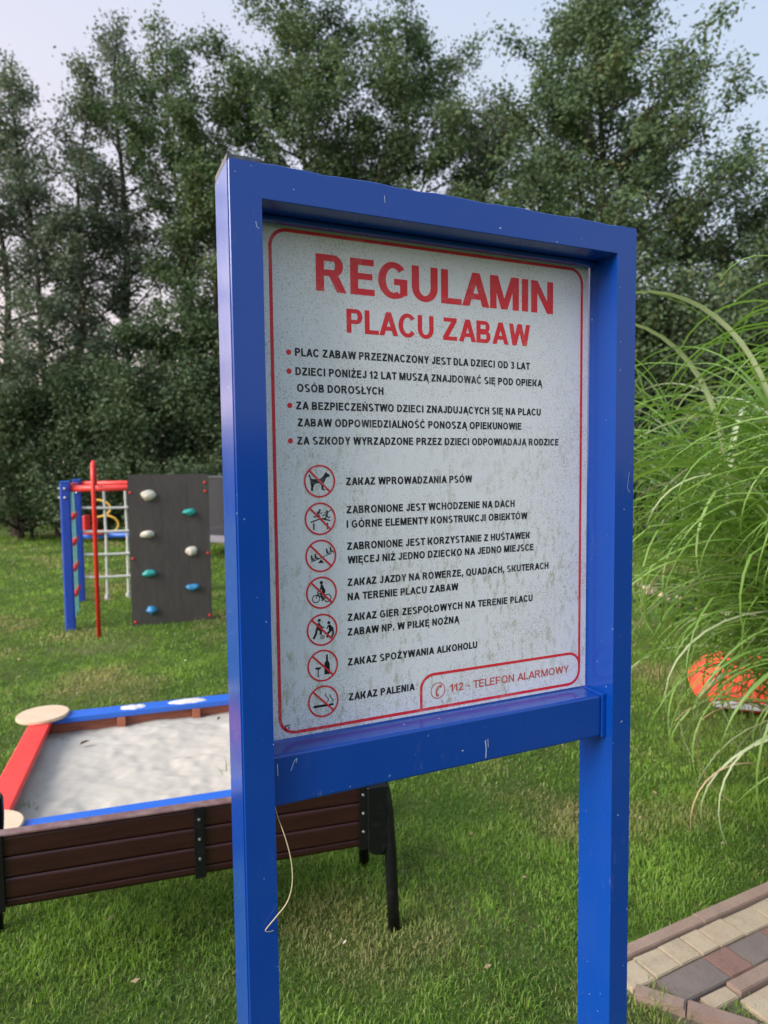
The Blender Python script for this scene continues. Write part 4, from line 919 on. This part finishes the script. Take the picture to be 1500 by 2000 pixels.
def tree(x, y, H, prof, nb, nleaf, size, seed, label, mat=None, stems=1, up=0.75, spread=0.17, clear=0.12, group=None, name='tree', cat='tree', trunk_r=0.16, lean=(0, 0)):
    rs = np.random.RandomState(seed); root = thing(name, label, cat, (x, y, 0), 0, group)
    bm = bmesh.new(); tw = []      # twig segments with weight
    for s in range(stems):
        a = rs.rand() * 2 * PI; off = 0.0 if stems == 1 else 0.25; tip = 0.0 if stems == 1 else rs.uniform(0.03, 0.08) * H
        hh = H * (1.0 if s == 0 else rs.uniform(0.8, 0.97)); ca, sa = math.cos(a), math.sin(a)
        tpts = []
        K = 10
        for k in range(K + 1):
            f = k / K
            tpts.append(Vector((off * ca + tip * ca * f ** 1.3 + lean[0] * f * f + 0.10 * math.sin(k * 1.3 + s) * f, off * sa + tip * sa * f ** 1.3 * 0.7 + lean[1] * f * f + 0.10 * math.cos(k * 1.1 + s) * f, hh * f)))
        tube(bm, tpts, [trunk_r / math.sqrt(stems) * (1 - 0.93 * k / K) + 0.006 for k in range(K + 1)], 7)
        nbs = nb // stems
        for i in range(nbs):
            f = clear + (0.985 - clear) * ((i + rs.rand()) / nbs) ** 0.9
            k = min(int(f * K), K - 1); p0 = tpts[k].lerp(tpts[k + 1], f * K - k)
            az = i * 2.399 + rs.uniform(-0.5, 0.5) + s; Rr = interp(prof, f) * rs.choice([0.5, 0.75, 0.95, 1.15]) * rs.uniform(0.85, 1.12)
            if stems > 1: Rr *= 0.8
            if Rr < 0.12: Rr = 0.12
            ang = up * rs.uniform(0.6, 1.25) * (0.6 + 0.6 * f)
            L = Rr / max(0.45, math.cos(min(ang, 1.1))); pts = [p0]; dirv = Vector((math.cos(az) * math.cos(ang), math.sin(az) * math.cos(ang), math.sin(ang)))
            for q in range(5):
                dirv = (dirv + Vector((rs.uniform(-.16, .16), rs.uniform(-.16, .16), rs.uniform(-.10, .12)))).normalized(); pts.append(pts[-1] + dirv * L / 5)
            r0 = 0.012 + 0.018 * Rr * (1.1 - f) * 1.4
            tube(bm, pts, [r0 * (1 - 0.85 * q / 5) for q in range(6)], 4, False)
            for q in range(2, 6): tw.append((pts[q - 1], pts[q], 0.6 * L / 5))
            for q in range(int(3 + L * 2.6)):
                g = rs.uniform(0.22, 1.0) ** 0.8; kk = min(int(g * 5), 4); b0 = pts[kk].lerp(pts[kk + 1], g * 5 - kk)
                sd = (dirv + Vector(rs.normal(0, 0.75, 3))).normalized(); sd.z = sd.z * 0.7 + 0.08; sl = L * rs.uniform(0.16, 0.38) * (1.15 - 0.4 * g) + 0.1
                b1 = b0 + sd * sl * 0.5; b2 = b1 + (sd + Vector(rs.normal(0, 0.25, 3))).normalized() * sl * 0.5
                tube(bm, [b0, b1, b2], [0.010, 0.006, 0.003], 3, False)
                wt = rs.choice([0.12, 0.5, 1.2, 2.6]); tw.append((b0, b1, sl * 0.5 * wt)); tw.append((b1, b2, sl * 0.9 * wt))
    obj('trunk', bm, mBark, root)
    A_ = np.array([t[0] for t in tw]); B_ = np.array([t[1] for t in tw]); Wt = np.array([t[2] for t in tw]); Wt /= Wt.sum()
    idx = rs.choice(len(tw), nleaf, p=Wt); f = rs.rand(nleaf)[:, None]
    P = A_[idx] * (1 - f) + B_[idx] * f + rs.normal(0, spread, (nleaf, 3)) * np.array([1, 1, 0.8])
    P = P[P[:, 2] > 0.05]
    q3 = P + [x, y, 0]; tt = 0.5 + 0.5 * np.sin(q3[:, 0] * 2.1 + np.sin(q3[:, 2] * 1.3) * 2) * np.sin(q3[:, 2] * 2.4 + q3[:, 1] + np.sin(q3[:, 0] * 1.1) * 2)
    tint = np.clip(0.5 * tt + rs.normal(0.22, 0.2, len(P)), 0, 1)
    o = leafcloud('foliage', P, size, rs, [mat or mTreeLeaf], tint, parent=root)
    return root

OV = [(0, 0.35), (0.15, 0.8), (0.35, 1.0), (0.6, 1.0), (0.78, 0.92), (0.9, 0.72), (1, 0.35)]
def prof(r, sh=OV): return [(a, b * r) for a, b in sh]
CONE = [(0, 0.6), (0.2, 0.95), (0.45, 1.0), (0.62, 0.90), (0.78, 0.62), (0.92, 0.36), (1, 0.15)]
G = 'tall trees behind the playground'
PEAK = [(0, 0.55), (0.2, 0.95), (0.45, 1.0), (0.6, 0.92), (0.72, 0.72), (0.82, 0.48), (0.92, 0.32), (1, 0.15)]
T = [ # x, y, H, radius profile, branches, leaves, size, stems, label
 (-10.1, 18.6, 10.9, prof(2.2), 80, 30000, 0.10, 1, 'loose tall tree at the far left edge, crown cut by the picture side', mTreeLeafHaze),
 (-8.35, 18.0, 12.2, prof(1.75, PEAK), 84, 27000, 0.10, 2, 'slender open-crowned tree above the left of the climbing frame, bare forked stem showing', mTreeLeafHaze),
 (-7.0, 19.0, 13.8, prof(1.7, PEAK), 84, 25000, 0.10, 1, 'narrow open tree whose thin tip is the highest on the left', mTreeLeafHaze),
 (-4.85, 18.2, 13.0, prof(1.85), 100, 54000, 0.10, 2, 'dense rounded tree just left above the sign post, two dark stems', mTreeLeaf),
 (-2.0, 18.6, 13.6, prof(2.45), 126, 80000, 0.10, 1, 'broad dark tree rising behind the left half of the sign', mTreeLeaf),
 (0.75, 18.4, 12.9, prof(1.95), 110, 58000, 0.10, 1, 'ragged dark tree rising behind the middle of the sign', mTreeLeaf),
 (2.85, 19.0, 11.3, prof(1.5), 76, 26000, 0.10, 1, 'lower wispy tree in the dip between the two high crowns', mTreeLeafHaze),
 (5.1, 16.2, 12.7, prof(2.9, PEAK), 170, 105000, 0.10, 1, 'big cone-shaped tree rising above the right end of the sign', mTreeLeaf),
 (8.9, 16.0, 7.4, prof(2.2), 100, 46000, 0.10, 1, 'lower bushy tree at the right edge above the long grass', mTreeLeaf)]
for i, (x, y, H, pf, nb, nl, sz, st, lab, m) in enumerate(T):
    tree(x, y, H, pf, nb, nl, sz, 100 + i, lab, m, st, group=G, clear=0.10 if i > 3 else 0.21, spread=0.15, up=0.62)
DOME = [(0, 0.85), (0.3, 1.0), (0.6, 0.9), (0.85, 0.6), (1, 0.25)]
G2 = 'bushes along the edge of the lawn'
SHR = [(-9.2, 17.6, 4.2, 2.0, 'grey-green bush at the far left edge of the lawn'),
 (-7.2, 17.2, 4.4, 1.7, 'large bush behind the left blue post of the climbing frame'),
 (-5.4, 17.4, 4.3, 1.6, 'dark bush behind the rope net and the bent red pole'),
 (-3.9, 17.8, 5.2, 1.6, 'tall leafy bush behind the climbing wall'),
 (-2.2, 18.0, 4.8, 1.6, 'bush behind the trampoline, mostly hidden by the sign'),
 (-0.2, 18.0, 4.4, 1.7, 'bush at the lawn edge hidden behind the middle of the sign board'),
 (1.9, 17.6, 4.8, 1.8, 'bush at the lawn edge hidden behind the right part of the sign board'),
 (3.9, 15.6, 5.2, 1.8, 'dark bush just right of the right sign post, below the cone-shaped tree'),
 (6.1, 14.9, 5.6, 1.9, 'dark dense bush between the sign and the right edge, behind the long grass'),
 (8.3, 14.4, 5.4, 1.9, 'bush at the far right edge behind the long grass')]
for i, (x, y, H, r, lab) in enumerate(SHR):
    tree(x, y, H, [(a, b * r) for a, b in DOME], 95, 24000 if i not in (4, 5, 6) else 12000, 0.10, 300 + i, lab, mShrubLeaf, 3, up=0.6, spread=0.20, clear=0.03, group=G2, name='bush', cat='bush', trunk_r=0.08)
# far wood closing the gaps low down
rs = np.random.RandomState(77); n = 60000
P = np.stack([rs.uniform(-24, 24, n), rs.normal(24, 1.0, n), rs.beta(1.1, 2.2, n) * 6.2], 1); P[:, 2] *= 0.75 + 0.25 * np.sin(P[:, 0] * 0.9) * np.cos(P[:, 0] * 0.37)
o = leafcloud('distant_wood', P, 0.24, rs, [mShrubLeaf], np.clip(rs.normal(0.4, 0.25, n), 0, 1)); tag(o, 'far dark undergrowth of the wood closing the view behind the trees', 'wood', kind='stuff')

# unseen hedge added behind the camera to block low sky light
rs = np.random.RandomState(78); n = 26000
P = np.stack([rs.uniform(-16, 16, n), rs.normal(-8.5, 0.6, n), rs.beta(1.3, 1.3, n) * 2.5], 1)
o = leafcloud('light_block_hedge', P, 0.28, rs, [mShrubLeaf], np.clip(rs.normal(0.4, 0.25, n), 0, 1)); tag(o, 'dark green unseen hedge added behind the camera to block low sky light', 'hedge', kind='stuff')

# broad-leaved shrub behind the long grass
mBroad = foliage_mat('broad_leaf', (0.030, 0.085, 0.028), (0.085, 0.19, 0.055), 0.35, 0.22, spec=0.5)
tree(3.55, 5.5, 2.45, [(a, b * 1.05) for a, b in DOME], 80, 14000, 0.07, 500, 'broad-leaved dark green shrub behind the long arching grass', mBroad, 3, up=0.6, spread=0.12, clear=0.05, name='shrub', cat='shrub', trunk_r=0.05)

# ------------------------------------------------------------------ ORNAMENTAL GRASS
mReed = foliage_mat('reed_leaf', (0.13, 0.27, 0.045), (0.32, 0.47, 0.15), 0.36, 0.30, gain=(1.15, 1.2, 0.5), spec=0.55)
mReedPale = foliage_mat('reed_leaf_pale', (0.33, 0.42, 0.22), (0.48, 0.55, 0.36), 0.36, 0.25, gain=(1.1, 1.1, 0.7), spec=0.55)
mReedDry = foliage_mat('reed_leaf_dry', (0.48, 0.36, 0.21), (0.60, 0.47, 0.32), 0.6, 0.2, gain=(1, 1, 0.8))
def reed_leaf(L, wd, a0, bend, side, seed):
    r = random.Random(seed); n = 15; x = y = z = 0.0; V = []; tint = []
    kink = r.uniform(0.35, 0.7); tw = r.uniform(-0.5, 0.5)
    for i in range(n + 1):
        t = i / n; ang = a0 - bend * (t ** 1.35) - (0.5 if t > kink and seed % 4 == 0 else 0)
        w_ = wd * min(1, 0.35 + t * 4) * max(0.03, (1 - t ** 2.2)); ta = tw * t
        cx, sx = math.cos(ta), math.sin(ta); yy = side * t * t * L
        for k, s in enumerate((-1, 0, 1)):
            up_ = 0.16 * wd * abs(s)
            V.append((x + up_ * -math.sin(ang) - s * w_ / 2 * sx * math.sin(ang), yy + s * w_ / 2 * cx, z + up_ * math.cos(ang) + s * w_ / 2 * sx * math.cos(ang))); tint.append(0.95 if s == 0 else 0.35 + 0.2 * math.sin(seed))
        x += math.cos(ang) * L / n; z += math.sin(ang) * L / n
    F = []
    for i in range(n):
        for k in range(2): q = i * 3 + k; F.append((q, q + 1, q + 4, q + 3))
    return np.array(V), np.array(F), np.array(tint)
def leaf_variant(s):
    r = random.Random(s); L = r.uniform(0.75, 1.35); return reed_leaf(L, r.uniform(0.017, 0.036), r.uniform(0.55, 1.25), r.uniform(1.9, 2.85), r.uniform(-0.12, 0.12), s)
VAR = [leaf_variant(s) for s in range(26)]
VM = {}
for mname, m in (('g', mReed), ('p', mReedPale), ('d', mReedDry)):
    VM[mname] = [np_mesh('leaf', v, f, [m], {'tint': t}, True) for v, f, t in VAR]
def reeds(cx, cy, rb, nculm, hmin, hmax, label, seed, nparts, nstuff, spread=0.55):
    r = random.Random(seed); root = thing('reed_grass', label, 'ornamental grass', (cx, cy, 0)); nodes = []
    for i in range(nculm):
        a = r.uniform(0, 2 * PI); q = rb * math.sqrt(r.random()); H = r.uniform(hmin, hmax); ln = spread * r.uniform(0.15, 1.0) * H * 0.4
        bx, by = q * math.cos(a), q * math.sin(a); a2 = a + r.uniform(-0.6, 0.6)
        pts = [Vector((bx + ln * math.cos(a2) * f * f, by + ln * math.sin(a2) * f * f, H * f)) for f in [k / 7 for k in range(8)]]
        bm = bmesh.new(); tube(bm, pts, [0.005 - 0.0035 * k / 7 for k in range(8)], 5); obj('stem', bm, mReed, root, True)
        for k in range(14):
            f = 0.12 + 0.88 * (k + r.random()) / 14; kk = min(int(f * 7), 6); nodes.append((pts[kk].lerp(pts[kk + 1], f * 7 - kk), a2 if r.random() < 0.55 else a2 + PI * (k % 2)))
    r.shuffle(nodes)
    def place(k): 
        p, a = nodes[k % len(nodes)]; a = a + r.gauss(0, 0.8); a = -a if math.sin(a) < -0.4 else a; return p, (a if math.cos(a) < 0.3 or r.random() < 0.4 else PI - a), r.uniform(-0.25, 0.25)
    for k in range(nparts):
        p, a, tl = place(k); kind = 'd' if r.random() < 0.07 else ('p' if r.random() < 0.5 else 'g'); i = r.randrange(len(VAR))
        o = link('leaf', VM[kind][i], root, p, (r.uniform(-.3, .3), tl, a)); s = r.uniform(0.8, 1.12); o.scale = (s, s, s)
    Vs, Fs, Ts = [], [], []; off = 0
    for k in range(nstuff):
        p, a, tl = place(k + nparts)
        if p.z < 0.62: continue
        v, f, t = VAR[r.randrange(len(VAR))]; v = v[::1]
        mt = np.array((Matrix.Rotation(a, 3, 'Z') @ Matrix.Rotation(tl, 3, 'Y') @ Matrix.Rotation(r.uniform(-.3, .3), 3, 'X')))
        Vs.append(v @ mt.T * r.uniform(0.75, 1.05) + np.array(p)); Fs.append(f + off); Ts.append(t * r.uniform(0.2, 1.0)); off += len(v)
    if Vs:
        o = link('leaf_mass', np_mesh('leaf_mass', np.concatenate(Vs), np.concatenate(Fs), [mReed], {'tint': np.concatenate(Ts)}, True), root); o['kind'] = 'stuff'
    return root
reeds(2.22, 2.95, 0.38, 60, 1.5, 2.25, 'tall arching ornamental grass nearest the path at the right edge, leaves hanging over the lawn', 21, 298, 2500, 1.05)
reeds(3.50, 5.15, 0.50, 40, 1.2, 2.3, 'denser clump of long green grass farther back beside the orange cushion', 23, 280, 1700, 1.0)
